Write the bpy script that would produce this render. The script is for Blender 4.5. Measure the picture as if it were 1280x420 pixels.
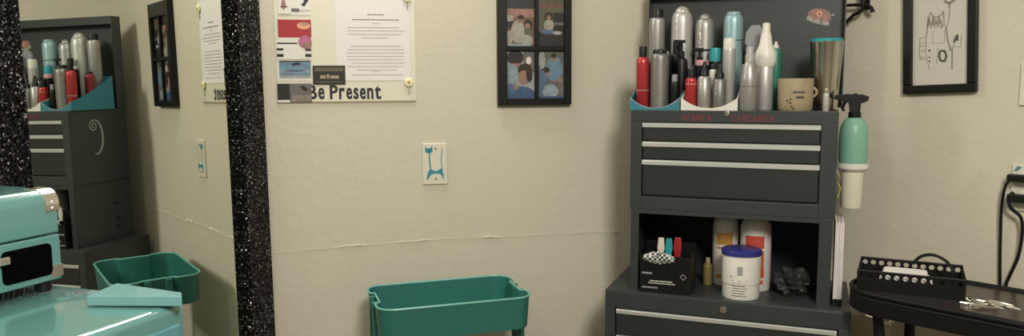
import bpy, bmesh, math, random
from mathutils import Vector, Matrix
random.seed(7)
S = bpy.context.scene
C = S.collection
R = math.radians
for o in list(bpy.data.objects): bpy.data.objects.remove(o)

# ---------------------------------------------------------------- camera
H = 1.36
F = 977.4; PIT = 0.1146; ROLL = -0.0055; CY = 211.08
fw = Vector((0, math.cos(PIT), -math.sin(PIT)))
r0 = Vector((1, 0, 0)); u0 = Vector((0, math.sin(PIT), math.cos(PIT)))
cr, sr = math.cos(ROLL), math.sin(ROLL)
RX = r0*cr + u0*sr; UP = -r0*sr + u0*cr
cam = bpy.data.objects.new('camera', bpy.data.cameras.new('camera')); C.objects.link(cam)
M = Matrix.Identity(4)
for i in range(3):
    M[i][0] = RX[i]; M[i][1] = UP[i]; M[i][2] = -fw[i]
M[2][3] = H
cam.matrix_world = M
cam.data.sensor_width = 36; cam.data.lens = F/1280*36; cam.data.shift_y = (CY-210)/1280
cam.data.clip_start = .02
S.camera = cam
# ---------------------------------------------------------------- world, lamps, exposure
w = bpy.data.worlds.new('world'); S.world = w; w.use_nodes = True
w.node_tree.nodes['Background'].inputs[0].default_value = (.9, .95, 1, 1)
w.node_tree.nodes['Background'].inputs[1].default_value = .1
def area(name, loc, tgt, sx, sy, power, col):
    l = bpy.data.lights.new(name, 'AREA'); l.shape = 'RECTANGLE'; l.size = sx; l.size_y = sy
    l.energy = power; l.color = col
    o = bpy.data.objects.new(name, l); C.objects.link(o); o.location = loc
    d = Vector(tgt)-Vector(loc); o.rotation_euler = d.to_track_quat('-Z', 'Y').to_euler()
    return o
area('ceiling_lamp_main', (.50, -.15, 2.5), (.30, 1.0, .6), .45, 1.0, 48, (1, .955, .87))
area('vanity_lamp', (-.38, 2.10, 2.28), (-.50, 1.15, 1.0), .55, .14, 7, (1, .96, .88))
area('fill_light_left', (-.75, .2, 2.5), (-.5, 1.9, .7), .3, .6, 4.5, (1, .92, .70))  # warm fill light added to brighten the left side, not a fixture
S.view_settings.view_transform = 'Standard'; S.view_settings.look = 'None'
S.view_settings.gamma = 1; S.view_settings.use_curve_mapping = False
S.view_settings.exposure = 0.68

# ---------------------------------------------------------------- materials
def mat(name, col, rough=.5, metal=0, noise=0, nscale=20, bump=0, bscale=60, coat=0, spec=.5):
    m = bpy.data.materials.new(name); m.use_nodes = True
    nt = m.node_tree; b = nt.nodes['Principled BSDF']
    b.inputs['Base Color'].default_value = (*col, 1)
    b.inputs['Roughness'].default_value = rough; b.inputs['Metallic'].default_value = metal
    b.inputs['Coat Weight'].default_value = coat
    b.inputs['Specular IOR Level'].default_value = spec
    tc = nt.nodes.new('ShaderNodeTexCoord')
    n = nt.nodes.new('ShaderNodeTexNoise'); n.inputs['Scale'].default_value = nscale; n.inputs['Detail'].default_value = 5
    nt.links.new(tc.outputs['Object'], n.inputs['Vector'])
    rm = nt.nodes.new('ShaderNodeMix'); rm.data_type = 'RGBA'
    rm.inputs[6].default_value = (*[c*(1-noise) for c in col], 1)
    rm.inputs[7].default_value = (*[min(1, c*(1+noise)) for c in col], 1)
    nt.links.new(n.outputs['Fac'], rm.inputs[0]); nt.links.new(rm.outputs[2], b.inputs['Base Color'])
    if bump:
        n2 = nt.nodes.new('ShaderNodeTexNoise'); n2.inputs['Scale'].default_value = bscale; n2.inputs['Detail'].default_value = 6
        nt.links.new(tc.outputs['Object'], n2.inputs['Vector'])
        bp = nt.nodes.new('ShaderNodeBump'); bp.inputs['Strength'].default_value = bump; bp.inputs['Distance'].default_value = .004
        nt.links.new(n2.outputs['Fac'], bp.inputs['Height']); nt.links.new(bp.outputs['Normal'], b.inputs['Normal'])
    return m
WALL = mat('cream_wall_paint', (.60, .565, .455), .75, noise=.04, nscale=3, bump=.42, bscale=38)
PLASTER = mat('plaster_ridge', (.64, .605, .49), .8, noise=.05)
CEIL = mat('ceiling_white', (.75, .74, .7), .9, noise=.03)
FLOOR = mat('floor_brown', (.16, .12, .09), .5, noise=.2, nscale=6)
CHEST = mat('charcoal_powder_coat', (.036, .041, .042), .42, noise=.12, nscale=12, bump=.1, bscale=300)
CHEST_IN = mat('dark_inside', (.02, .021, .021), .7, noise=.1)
DRAWER = mat('drawer_charcoal', (.024, .027, .028), .4, noise=.1)
ALU = mat('brushed_aluminium', (.62, .63, .62), .42, metal=.55, noise=.05)
CHROME = mat('chrome', (.8, .78, .74), .14, metal=1, noise=.1, nscale=60)
SILVER = mat('silver_can', (.36, .355, .345), .42, metal=.6, noise=.05)
SILVER2 = mat('pale_silver_can', (.50, .495, .48), .42, metal=.45, noise=.05)
PEWTER = mat('pewter_can', (.23, .225, .215), .44, metal=.6, noise=.06)
STEEL = mat('stainless_steel', (.56, .53, .48), .22, metal=1, noise=.06)
BLUECAN = mat('light_blue_can', (.30, .46, .50), .4, metal=.3, noise=.04)
REDCAN = mat('red_can', (.42, .03, .035), .3, metal=.3, noise=.08, coat=.4)
BLACK = mat('black_plastic', (.006, .006, .007), .4, noise=.1, spec=.35)
BLACKSAT = mat('black_satin_metal', (.004, .004, .0045), .5, spec=.3, noise=.1)
BLACKWOOD = mat('black_wood_frame', (.004, .004, .0045), .4, noise=.2, nscale=50, spec=.3)
GREYP = mat('grey_plastic', (.26, .26, .28), .5, noise=.05)
WHITEP = mat('white_plastic', (.72, .70, .64), .4, noise=.04)
CREAMP = mat('ivory_plastic', (.70, .66, .54), .35, noise=.03)
PINK = mat('dusty_pink_plastic', (.50, .25, .28), .4, noise=.05)
MINT = mat('mint_plastic', (.21, .42, .32), .4, noise=.06)
GREEN = mat('dark_green_plastic', (.02, .17, .11), .4, noise=.06)
TEALCAP = mat('teal_plastic', (.02, .30, .34), .4, noise=.05)
TEALHOLD = mat('teal_card', (.035, .20, .25), .6, noise=.08)
CART = mat('teal_powder_coat', (.026, .155, .132), .4, noise=.06, nscale=8)
CARTRIM = mat('teal_highlight_rim', (.14, .40, .35), .3, noise=.1, nscale=30)  # lighter teal paints the highlight along the tray rims
AQUA = mat('aqua_gloss', (.12, .285, .27), .16, noise=.05, nscale=7, coat=.8)
AQUA2 = mat('aqua_panel', (.11, .29, .32), .2, noise=.05, nscale=7, coat=.6)
TAN = mat('stoneware_tan', (.34, .27, .17), .55, noise=.15, nscale=50)
PAPER = mat('white_paper', (.76, .73, .72), .8, noise=.02)
POSTER = mat('poster_cream', (.70, .67, .55), .35, noise=.02)
INK = mat('black_ink', (.012, .013, .018), .6, noise=.05)
GREYINK = mat('grey_ink', (.36, .34, .33), .8, noise=.1)
SOFTINK = mat('soft_grey_pencil', (.25, .225, .18), .8, noise=.2, nscale=90)
REDINK = mat('faded_red_lettering', (.24, .02, .03), .6, noise=.3, nscale=90)
BLUELID = mat('navy_lid', (.03, .035, .20), .35, noise=.05)
ORANGE = mat('ochre_label', (.50, .24, .05), .6, noise=.15, nscale=60)
REDLAB = mat('red_label', (.55, .07, .04), .6, noise=.1)
YELLOW = mat('yellow_green_wire', (.42, .42, .08), .4, noise=.1)
PETAL = mat('flower_petal', (.82, .77, .50), .6, noise=.08)
PETALC = mat('flower_centre', (.50, .34, .08), .7, noise=.1)
STEM = mat('flower_stem', (.30, .34, .16), .7, noise=.1)
BROWNTOP = mat('dark_brown_laminate', (.03, .021, .018), .22, noise=.35, nscale=25)
SKIN = mat('photo_skin', (.27, .16, .11), .5)
PH = {k: mat('photo_'+k, v, .35, noise=.08 if k in ('white', 'red', 'gold', 'coral') else .5, nscale=70) for k, v in dict(
    dark=(.02, .018, .018), brown=(.16, .08, .06), cream=(.33, .31, .27), blue=(.05, .09, .19), denim=(.08, .14, .23),
    hair=(.03, .018, .012), olive=(.10, .10, .06), rose=(.30, .16, .13), sky=(.13, .23, .32), lake=(.24, .31, .35),
    grey=(.13, .125, .12), red=(.36, .02, .03), coral=(.75, .35, .22), mauve=(.42, .13, .22), white=(.72, .70, .64),
    gold=(.33, .29, .18), teal=(.03, .25, .33), lightgrey=(.32, .33, .32), edge=(.24, .2, .17)).items()}
# glitter frame
GLIT = bpy.data.materials.new('black_glitter'); GLIT.use_nodes = True
nt = GLIT.node_tree; b = nt.nodes['Principled BSDF']
tc = nt.nodes.new('ShaderNodeTexCoord'); v = nt.nodes.new('ShaderNodeTexVoronoi'); v.inputs['Scale'].default_value = 300
nt.links.new(tc.outputs['Object'], v.inputs['Vector'])
sub = nt.nodes.new('ShaderNodeVectorMath'); sub.operation = 'SUBTRACT'; sub.inputs[1].default_value = (.5, .5, .5)
nt.links.new(v.outputs['Color'], sub.inputs[0])
sc_ = nt.nodes.new('ShaderNodeVectorMath'); sc_.operation = 'SCALE'; sc_.inputs['Scale'].default_value = 1.5
nt.links.new(sub.outputs[0], sc_.inputs[0])
gm = nt.nodes.new('ShaderNodeNewGeometry'); ad = nt.nodes.new('ShaderNodeVectorMath'); ad.operation = 'ADD'
nt.links.new(gm.outputs['Normal'], ad.inputs[0]); nt.links.new(sc_.outputs[0], ad.inputs[1])
nm = nt.nodes.new('ShaderNodeVectorMath'); nm.operation = 'NORMALIZE'; nt.links.new(ad.outputs[0], nm.inputs[0])
nt.links.new(nm.outputs[0], b.inputs['Normal'])
sep = nt.nodes.new('ShaderNodeSeparateColor'); nt.links.new(v.outputs['Color'], sep.inputs[0])
rp = nt.nodes.new('ShaderNodeValToRGB'); rp.color_ramp.elements[0].position = .925; rp.color_ramp.elements[0].color = (.004, .004, .005, 1)
rp.color_ramp.elements[1].position = .98; rp.color_ramp.elements[1].color = (.42, .42, .46, 1)
nt.links.new(sep.outputs[0], rp.inputs[0]); nt.links.new(rp.outputs[0], b.inputs['Base Color'])
b.inputs['Metallic'].default_value = .8; b.inputs['Roughness'].default_value = .28
MIRR = mat('silvered_glass', (.74, .765, .70), .0, metal=1)
# perforation-free checker for the cloth
CHK = bpy.data.materials.new('black_white_check'); CHK.use_nodes = True
nt = CHK.node_tree; b = nt.nodes['Principled BSDF']; tc = nt.nodes.new('ShaderNodeTexCoord'); ck = nt.nodes.new('ShaderNodeTexChecker')
ck.inputs['Scale'].default_value = 150; ck.inputs[1].default_value = (.6, .6, .58, 1); ck.inputs[2].default_value = (.01, .01, .01, 1)
nt.links.new(tc.outputs['Object'], ck.inputs[0]); nt.links.new(ck.outputs[0], b.inputs['Base Color'])

# ---------------------------------------------------------------- mesh helpers
def link(name, bm, mats, parent=None, smooth=False, bevel=0, loc=None, rot=None):
    me = bpy.data.meshes.new(name); bm.normal_update(); bm.to_mesh(me); bm.free()
    if not isinstance(mats, (list, tuple)): mats = [mats]
    for m_ in mats: me.materials.append(m_)
    o = bpy.data.objects.new(name, me); C.objects.link(o)
    if parent: o.parent = parent
    if loc is not None: o.location = loc
    if rot is not None: o.rotation_euler = rot
    if smooth:
        for p in me.polygons: p.use_smooth = True
        try: me.set_sharp_from_angle(angle=R(38))
        except Exception: pass
    if bevel:
        md = o.modifiers.new('bevel', 'BEVEL'); md.width = bevel; md.segments = 2; md.limit_method = 'ANGLE'
    return o
def tag(o, label, cat, group=None, kind=None):
    o['label'] = label
    if cat: o['category'] = cat
    if group: o['group'] = group
    if kind: o['kind'] = kind
    return o
def thing(name, label, cat, loc=(0, 0, 0), rz=0, group=None, rx=0, ry=0):
    o = bpy.data.objects.new(name, None); C.objects.link(o); o.empty_display_size = .05
    o.location = loc; o.rotation_euler = (rx, ry, rz)
    return tag(o, label, cat, group)
def BM(): return bmesh.new()
def box(bm, x0, x1, y0, y1, z0, z1, mi=0):
    vs = [bm.verts.new((x, y, z)) for x in (x0, x1) for y in (y0, y1) for z in (z0, z1)]
    for f in ((0, 1, 3, 2), (4, 6, 7, 5), (0, 4, 5, 1), (2, 3, 7, 6), (0, 2, 6, 4), (1, 5, 7, 3)):
        bm.faces.new([vs[i] for i in f]).material_index = mi
    bmesh.ops.recalc_face_normals(bm, faces=bm.faces)
    return vs
def lathe(bm, prof, cx=0, cy=0, cz=0, seg=28, mi=0, sx=1, sy=1):
    rings = []
    for r, z in prof:
        if r < 1e-6: rings.append([bm.verts.new((cx, cy, cz+z))])
        else: rings.append([bm.verts.new((cx+sx*r*math.cos(2*math.pi*k/seg), cy+sy*r*math.sin(2*math.pi*k/seg), cz+z)) for k in range(seg)])
    for a, b_ in zip(rings, rings[1:]):
        for k in range(seg):
            k2 = (k+1) % seg
            if len(a) == 1 and len(b_) == 1: continue
            if len(a) == 1: f = bm.faces.new((a[0], b_[k2], b_[k]))
            elif len(b_) == 1: f = bm.faces.new((a[k], a[k2], b_[0]))
            else: f = bm.faces.new((a[k], a[k2], b_[k2], b_[k]))
            f.material_index = mi
    for rg, rev in ((rings[0], True), (rings[-1], False)):
        if len(rg) > 1:
            f = bm.faces.new(rg[::-1] if rev else rg); f.material_index = mi
def tube(bm, pts, r, seg=10, mi=0, closed=False):
    pts = [Vector(p) for p in pts]; n = len(pts); rings = []
    rr = r if isinstance(r, (list, tuple)) else [r]*n
    prev = None
    for i, p in enumerate(pts):
        t = (pts[(i+1) % n]-pts[i-1]) if closed else (pts[min(i+1, n-1)]-pts[max(i-1, 0)])
        t.normalize()
        if prev is None:
            a = Vector((0, 0, 1)) if abs(t.z) < .9 else Vector((1, 0, 0))
            nx = t.cross(a).normalized()
        else:
            nx = (prev-t*prev.dot(t)).normalized()
        prev = nx; ny = t.cross(nx)
        rings.append([bm.verts.new(p+(nx*math.cos(2*math.pi*k/seg)+ny*math.sin(2*math.pi*k/seg))*rr[i]) for k in range(seg)])
    pairs = list(zip(rings, rings[1:]))
    if closed: pairs.append((rings[-1], rings[0]))
    for a, b_ in pairs:
        for k in range(seg):
            bm.faces.new((a[k], a[(k+1) % seg], b_[(k+1) % seg], b_[k])).material_index = mi
    if not closed:
        bm.faces.new(rings[0][::-1]).material_index = mi; bm.faces.new(rings[-1]).material_index = mi
def prism(bm, poly, axis, a0, a1, mi=0):
    """poly of 2-D points extruded along axis: 'y' -> (x,z) poly, 'z' -> (x,y), 'x' -> (y,z)"""
    def P(p, a):
        return {'y': (p[0], a, p[1]), 'z': (p[0], p[1], a), 'x': (a, p[0], p[1])}[axis]
    A = [bm.verts.new(P(p, a0)) for p in poly]; B = [bm.verts.new(P(p, a1)) for p in poly]
    n = len(poly)
    fs = [bm.faces.new(A), bm.faces.new(B[::-1])]
    for i in range(n): fs.append(bm.faces.new((A[i], B[i], B[(i+1) % n], A[(i+1) % n])))
    for f in fs: f.material_index = mi
    bmesh.ops.recalc_face_normals(bm, faces=fs)
def rrect(x0, x1, y0, y1, r, n=6):
    out = []
    for cx, cy, a0 in ((x1-r, y1-r, 0), (x0+r, y1-r, 90), (x0+r, y0+r, 180), (x1-r, y0+r, 270)):
        for k in range(n+1):
            a = R(a0+90*k/n); out.append((cx+r*math.cos(a), cy+r*math.sin(a)))
    return out
def quad(bm, x0, x1, z0, z1, y, mi=0, t=.0004):
    box(bm, x0, x1, y-t, y, z0, z1, mi)
def ell(bm, cx, cz, rx, rz, y, mi=0, rot=0, n=18, t=.0003):
    ca, sa = math.cos(rot), math.sin(rot)
    poly = []
    for k in range(n):
        a = 2*math.pi*k/n; x = rx*math.cos(a); z = rz*math.sin(a)
        poly.append((cx+x*ca-z*sa, cz+x*sa+z*ca))
    prism(bm, poly, 'y', y-t, y, mi)
def stroke(bm, pts, wd, y, mi=0, t=.0003):
    for (x0, z0), (x1, z1) in zip(pts, pts[1:]):
        d = Vector((x1-x0, z1-z0)); L = d.length
        if L < 1e-6: continue
        d /= L; nx, nz = -d.y*wd/2, d.x*wd/2; ex, ez = d.x*wd*.25, d.y*wd*.25
        prism(bm, [(x0-ex+nx, z0-ez+nz), (x1+ex+nx, z1+ez+nz), (x1+ex-nx, z1+ez-nz), (x0-ex-nx, z0-ez-nz)], 'y', y-t, y, mi)
def textbm(txt, w_, h_, bold=0):
    cu = bpy.data.curves.new('t', 'FONT'); cu.body = txt; cu.offset = bold; cu.extrude = .002
    o = bpy.data.objects.new('t', cu); C.objects.link(o)
    bpy.context.view_layer.update()
    me = bpy.data.meshes.new_from_object(o.evaluated_get(bpy.context.evaluated_depsgraph_get()))
    bpy.data.objects.remove(o)
    bm = BM(); bm.from_mesh(me)
    xs = [v.co.x for v in bm.verts]; ys = [v.co.y for v in bm.verts]
    for v in bm.verts:
        v.co = Vector(((v.co.x-min(xs))/(max(xs)-min(xs))*w_, -v.co.z*.15, (v.co.y-min(ys))/(max(ys)-min(ys))*h_))
    bmesh.ops.recalc_face_normals(bm, faces=bm.faces)
    return bm

# ---------------------------------------------------------------- places: turning photo measurements into metres
O = Vector((0, 0, H))
def ray(px, py): return fw + RX*((px-640)/F) - UP*((py-CY)/F)
class Frame:      # a vertical plane frame: x along, y away from the viewer, z up (absolute)
    def __init__(s, ox, oy, ang):
        s.o = Vector((ox, oy, 0)); s.a = ang
        s.x = Vector((math.cos(ang), math.sin(ang), 0)); s.y = Vector((-math.sin(ang), math.cos(ang), 0))
    def hit(s, px, py, v=0):
        d = ray(px, py); t = (s.o+s.y*v-O).dot(s.y)/d.dot(s.y); p = O+d*t
        return (p-s.o).dot(s.x), p.z
    def hitz(s, px, py, z):
        d = ray(px, py); t = (z-H)/d.z; p = O+d*t; q = p-s.o
        return q.dot(s.x), q.dot(s.y)
    def w(s, u, v, z): return s.o+s.x*u+s.y*v+Vector((0, 0, z))
EPS = .2132
WB = Frame(0, 2.3937, EPS)                       # back wall
CXL = WB.w(-.739-.03, 0, 0); CXR = WB.w(.735, 0, 0)
AR = EPS-R(59.5); WR = Frame(CXR.x, CXR.y, AR)    # right wall, starts at the corner
AL = 4.3849-math.pi
m0 = WB.w(-.739, 0, 0); WM = Frame(m0.x, m0.y, AL)  # mirror plane; negative x runs towards the viewer
CH = Frame(.3296, 2.1647, -.3700)                # tool chest: x along its front, y to its back

# ---------------------------------------------------------------- setting
def wallseg(name, fr, x0, x1, off=0, th=.1, h=2.6):
    bm = BM(); box(bm, x0, x1, 0, th, 0, h)
    o = link(name, bm, WALL, loc=fr.w(0, off, 0), rot=(0, 0, fr.a)); o['kind'] = 'structure'; return o
wallseg('wall_back', WB, -.80, .80)
wallseg('wall_right', WR, -.06, 2.6)
wallseg('wall_left', WM, -3.6, .045, off=.045)
bm = BM(); box(bm, -2.6, 3.2, -1.7, -1.6, 0, 2.6); o = link('wall_rear', bm, WALL); o['kind'] = 'structure'
bm = BM(); box(bm, 2.35, 2.45, -1.6, 1.2, 0, 2.6); o = link('wall_side', bm, WALL); o['kind'] = 'structure'
bm = BM(); box(bm, -2.6, 3.2, -1.7, 3.2, -.1, 0); o = link('floor', bm, FLOOR); o['kind'] = 'structure'
bm = BM(); box(bm, -2.6, 3.2, -1.7, 3.2, 2.6, 2.7); o = link('ceiling', bm, CEIL); o['kind'] = 'structure'
# cracked plaster ridge running along the back wall
bm = BM()
pts = [(345, 316), (380, 312.5), (410, 310), (440, 307.5), (470, 305.5), (500, 303), (530, 300.5), (560, 298.5), (600, 297), (640, 296), (690, 293), (740, 290.5), (784, 289)]
ridge = []
for (xa, ya), (xb, yb) in zip(pts, pts[1:]):
    for k in range(6):
        t = k/6; s_, z_ = WB.hit(xa+(xb-xa)*t, ya+(yb-ya)*t); ridge.append((s_, z_+random.uniform(-.0018, .0018)))
big = [(410, 560)]
prev = None
for i, (s_, z_) in enumerate(ridge):
    px = 345+(784-345)*i/len(ridge)
    strong = 1.0 if (430 < px < 475 or 520 < px < 575 or 640 < px < 665) else .42
    hh = (.0028*strong)*random.uniform(.4, 1.5); dp = .0035*strong*random.uniform(.5, 1.4)
    cur = [bm.verts.new((s_, .001, z_+hh)), bm.verts.new((s_, -dp, z_+hh*.35)), bm.verts.new((s_, -dp*.5, z_-hh*.5)), bm.verts.new((s_, .001, z_-hh))]
    if prev:
        for k in range(3): bm.faces.new((prev[k], prev[k+1], cur[k+1], cur[k]))
    prev = cur
bmesh.ops.recalc_face_normals(bm, faces=bm.faces)
o = link('trim_1', bm, PLASTER, loc=WB.w(0, 0, 0), rot=(0, 0, WB.a)); o['kind'] = 'structure'

# ---------------------------------------------------------------- tool cabinet, open stand and tool chest in the corner
CW = .5313; ZT = H-.087; ZB = H-.3624; ZL = H-.592; CD = .278
LU0, LU1, LV0, LV1 = -.0595, .5785, -.0358, .288
def chest_thing(name, label, cat, z): return thing(name, label, cat, CH.w(0, 0, z), CH.a)
def handle_strip(bm, u0, u1, z0, z1, v):
    # rolled lip that sticks out a little and turns down
    prism(bm, [(v, z1), (v-.010, z1-.001), (v-.013, z1-.004), (v-.013, z0), (v-.011, z0), (v-.010, z1-.006), (v, z1-.005)], 'x', u0, u1)
# lower cabinet
t = chest_thing('tool_cabinet', 'wide charcoal steel rolling tool cabinet, lowest piece of the stack in the corner', 'cabinet', 0)
bm = BM(); ztop = ZL
box(bm, LU0, LU1, LV0+.014, LV1, .11, ztop-.003)
box(bm, LU0, LU1, LV0, LV0+.014, ztop-.049, ztop-.003)      # front rail above the drawers
box(bm, LU0, LU0+.028, LV0, LV0+.014, .11, ztop-.049); box(bm, LU1-.028, LU1, LV0, LV0+.014, .11, ztop-.049)
box(bm, LU0, LU1, LV0, LV0+.014, .11, .135)
link('body', bm, CHEST, t, bevel=.0015)
bm = BM(); box(bm, LU0, LU1, LV0, LV1, ztop-.003, ztop); link('top', bm, CHEST, t, bevel=.001)
zz = ztop-.052
for hgt in (.078, .095, .125, .17):
    z1 = zz; z0 = zz-hgt+.006
    if z0 < .137: z0 = .137
    bm = BM(); box(bm, LU0+.032, LU1-.032, LV0+.003, LV0+.0135, z0, z1-.013); d = link('drawer', bm, DRAWER, t, bevel=.001)
    bm = BM(); handle_strip(bm, LU0+.032, LU1-.032, z1-.013, z1, LV0+.0135); link('handle', bm, ALU, d)
    zz -= hgt
lu, lz = CH.hit(904, 387, LV0)
bm = BM(); prism(bm, [(lu+.009*math.cos(k*.3927), lz+.009*math.sin(k*.3927)) for k in range(16)], 'y', LV0-.006, LV0)
prism(bm, [(lu+.0022*math.cos(k*.785), lz+.004*math.sin(k*.785)) for k in range(8)], 'y', LV0-.0075, LV0-.006)
link('lock', bm, CHROME, t, bevel=.001)
for u_ in (LU0+.06, LU1-.06):
    for v_ in (LV0+.05, LV1-.05):
        bm = BM(); prism(bm, [(v_+.045*math.cos(k*.2618), .045+.045*math.sin(k*.2618)) for k in range(24)], 'x', u_-.015, u_+.015)
        box(bm, u_-.022, u_-.018, v_-.02, v_+.02, .04, .11); box(bm, u_+.018, u_+.022, v_-.02, v_+.02, .04, .11); link('caster', bm, BLACK, t)
# open stand
t = chest_thing('riser_stand', 'open-fronted charcoal steel stand with a dark bay full of bottles', 'stand', ZL)
hz = ZB-ZL
bm = BM(); box(bm, .003, .026, .0, .004, 0, hz); box(bm, .003, .006, .004, CD, 0, hz); link('side_panel', bm, CHEST, t, bevel=.0008)
bm = BM(); box(bm, CW-.036, CW-.004, .0, .004, 0, hz); box(bm, CW-.007, CW-.004, .004, CD, 0, hz); link('side_panel', bm, CHEST, t, bevel=.0008)
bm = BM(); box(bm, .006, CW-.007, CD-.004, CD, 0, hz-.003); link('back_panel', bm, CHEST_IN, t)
bm = BM(); box(bm, .026, CW-.036, 0, .004, hz-.012, hz); box(bm, .006, CW-.007, .004, CD-.004, hz-.003, hz); link('top_rail', bm, CHEST, t)
# upper chest
t = chest_thing('tool_chest', 'charcoal steel tool chest with three silver-edged drawers and a raised lid', 'tool chest', ZB)
ch = ZT-ZB
bm = BM()
box(bm, 0, CW, .014, CD, 0, ch)
box(bm, 0, CW, 0, .014, ch-.032, ch); box(bm, 0, .031, 0, .014, 0, ch-.032); box(bm, CW-.040, CW, 0, .014, 0, ch-.032); box(bm, .031, CW-.040, 0, .014, 0, .036)
link('body', bm, CHEST, t, bevel=.0014)
dz = [(H-.1205, H-.1700), (H-.1735, H-.2205), (H-.2240, H-.3215)]
for z1, z0 in dz:
    z1 -= ZB; z0 -= ZB
    bm = BM(); box(bm, .034, CW-.043, .004, .0135, z0, z1-.0135); d = link('drawer', bm, DRAWER, t, bevel=.001)
    bm = BM(); handle_strip(bm, .032, CW-.041, z1-.0135, z1, .0135); link('handle', bm, ALU, d)
lid_t = H+.268-ZB; LW0, LW1 = -.002, .545
bm = BM(); box(bm, LW0, LW1, CD-.001, CD+.003, ch+.001, lid_t); d = link('lid', bm, CHEST, t)
bm = BM(); box(bm, LW0, LW0+.003, CD-.042, CD-.001, ch+.001, lid_t); box(bm, LW1-.003, LW1, CD-.042, CD-.001, ch+.001, lid_t)
box(bm, LW0+.003, LW1-.003, CD-.042, CD-.001, lid_t-.003, lid_t); box(bm, LW0+.003, LW1-.003, CD-.042, CD-.039, lid_t-.030, lid_t-.003)
link('flange', bm, CHEST, d)
lu, lz = CH.hit(909, 142, 0)
bm = BM(); lz -= ZB
prism(bm, [(lu+.007*math.cos(k*.3927), lz+.007*math.sin(k*.3927)) for k in range(16)], 'y', -.005, 0)
link('lock', bm, CHROME, t, bevel=.001)
# worn red lettering on the chest's top rail: letter-like strokes, too faded to read
bm = BM()
u_, zz = CH.hit(853, 150, 0); zz -= ZB; uu = u_
for k, ltr in enumerate('nmnoma nomonoam'):
    if ltr == ' ': uu += .016; continue
    if abs(uu+.006-lu) < .016: uu = lu+.014
    hh = .014
    if k % 3 == 0: stroke(bm, [(uu, zz), (uu, zz+hh), (uu+.007, zz+hh*.8), (uu+.007, zz)], .0022, -.0002)
    elif k % 3 == 1: stroke(bm, [(uu+.007, zz+hh), (uu, zz+hh*.9), (uu, zz), (uu+.007, zz)], .0022, -.0002)
    else: stroke(bm, [(uu, zz), (uu+.003, zz+hh), (uu+.007, zz)], .0022, -.0002)
    uu += .0135
link('red_lettering', bm, REDINK, t)
# swirl decal on the chest's left side
bm = BM()
cy_, cz_ = .125, H-.125-ZB
sw = []
for k in range(30):
    a = R(-60+k*20); r_ = .004+.00055*k
    sw.append((cy_+r_*math.cos(a), cz_+r_*math.sin(a)*1.1))
SWIRL = (bm, sw)
for i in range(len(sw)-1):
    pass
def side_stroke(bm, pts, wds):
    for i in range(len(pts)-1):
        (y0, z0), (y1, z1) = pts[i], pts[i+1]
        d = Vector((y1-y0, z1-z0)).normalized(); w0 = wds[i]/2; w1 = wds[i+1]/2
        prism(bm, [(y0-d.y*w0, z0+d.x*w0), (y1-d.y*w1, z1+d.x*w1), (y1+d.y*w1, z1-d.x*w1), (y0+d.y*w0, z0-d.x*w0)], 'x', -.0005, 0)
# seen in the mirror: hook curling at the top, big arc bowing to the back of the chest, ending low at the front
A_ = []
for k in range(26):
    a = R(40-k*22); r_ = .016*(1-k/34); A_.append((.100+r_*math.cos(a)*1.0, r_*math.sin(a)))
arc = []
for k in range(18):
    a = R(95-k*11.5); arc.append((.118+.036*math.cos(a), -.040+.064*math.sin(a)))
zc = H-.150-ZB
side_stroke(bm, [(y, zc+z) for y, z in arc], [.004+.006*math.sin(math.pi*k/17) for k in range(18)])
spi = []
for k in range(24):
    a = R(80+k*26); r_ = .021*(1-k/28); spi.append((.112+r_*math.cos(a), zc+.002+r_*math.sin(a)))
side_stroke(bm, spi, [.0045]*24)
link('swirl_decal', bm, PH['lightgrey'], t)

# ---------------------------------------------------------------- bottles: measured in the photo, then built in metres
def place(px0, px1, ytop, vv, zbase):
    """centre (u), radius and height of an upright round thing whose silhouette spans px0..px1, standing at depth vv"""
    ua, zt_ = CH.hit(px0, ytop, vv); ub, _ = CH.hit(px1, ytop, vv)
    uc = (ua+ub)/2; p = CH.w(uc, vv, H); dist = p.y
    r = (px1-px0)/2*dist/F
    _, zt_ = CH.hit((px0+px1)/2, ytop, vv)
    return uc, r, zt_-zbase, p
def round_thing(name, label, cat, px0, px1, ytop, vv, zbase, group=None, rz=0):
    uc, r, h, p = place(px0, px1, ytop, vv, zbase)
    return thing(name, label, cat, (p.x, p.y, zbase), CH.a+rz, group), r, h
G1 = 'cans and bottles standing on the tool chest'
def can(label, px0, px1, ytop, vv, body, cap, captop=.12, capr=.8, dome=.10, name='spray_can', cat='spray can', zb=ZT, capname='cap', stripes=None, round_cap=False):
    t, r, h = round_thing(name, label, cat, px0, px1, ytop, vv, zb, G1)
    hc = h*captop; hb = h-hc
    bm = BM(); sh = min(h*dome, r*1.1)
    prof = [(r*.9, 0), (r, .003), (r, hb-sh)]+[(r*(capr+(1-capr)*math.cos(a)), hb-sh+sh*math.sin(a)) for a in (.4, .8, 1.2)]+[(r*capr, hb)]
    lathe(bm, prof); link('can', bm, body, t, smooth=True)
    bm = BM(); rc = r*capr*.97
    if round_cap:
        lathe(bm, [(rc, hb)]+[(rc*math.cos(a), hb+hc*math.sin(a)) for a in (.3, .7, 1.1, 1.35)]+[(0, hb+hc)])
    else:
        lathe(bm, [(rc, hb), (rc, hb+hc*.75), (rc*.9, hb+hc), (0, hb+hc)])
    link(capname, bm, cap, t, smooth=True)
    if stripes:
        for z_, hh, m_ in stripes:
            bm = BM(); lathe(bm, [(r+.0004, h*z_), (r+.0004, h*(z_+hh))]); link('label_band', bm, m_, t, smooth=True)
    return t, r, h
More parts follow.
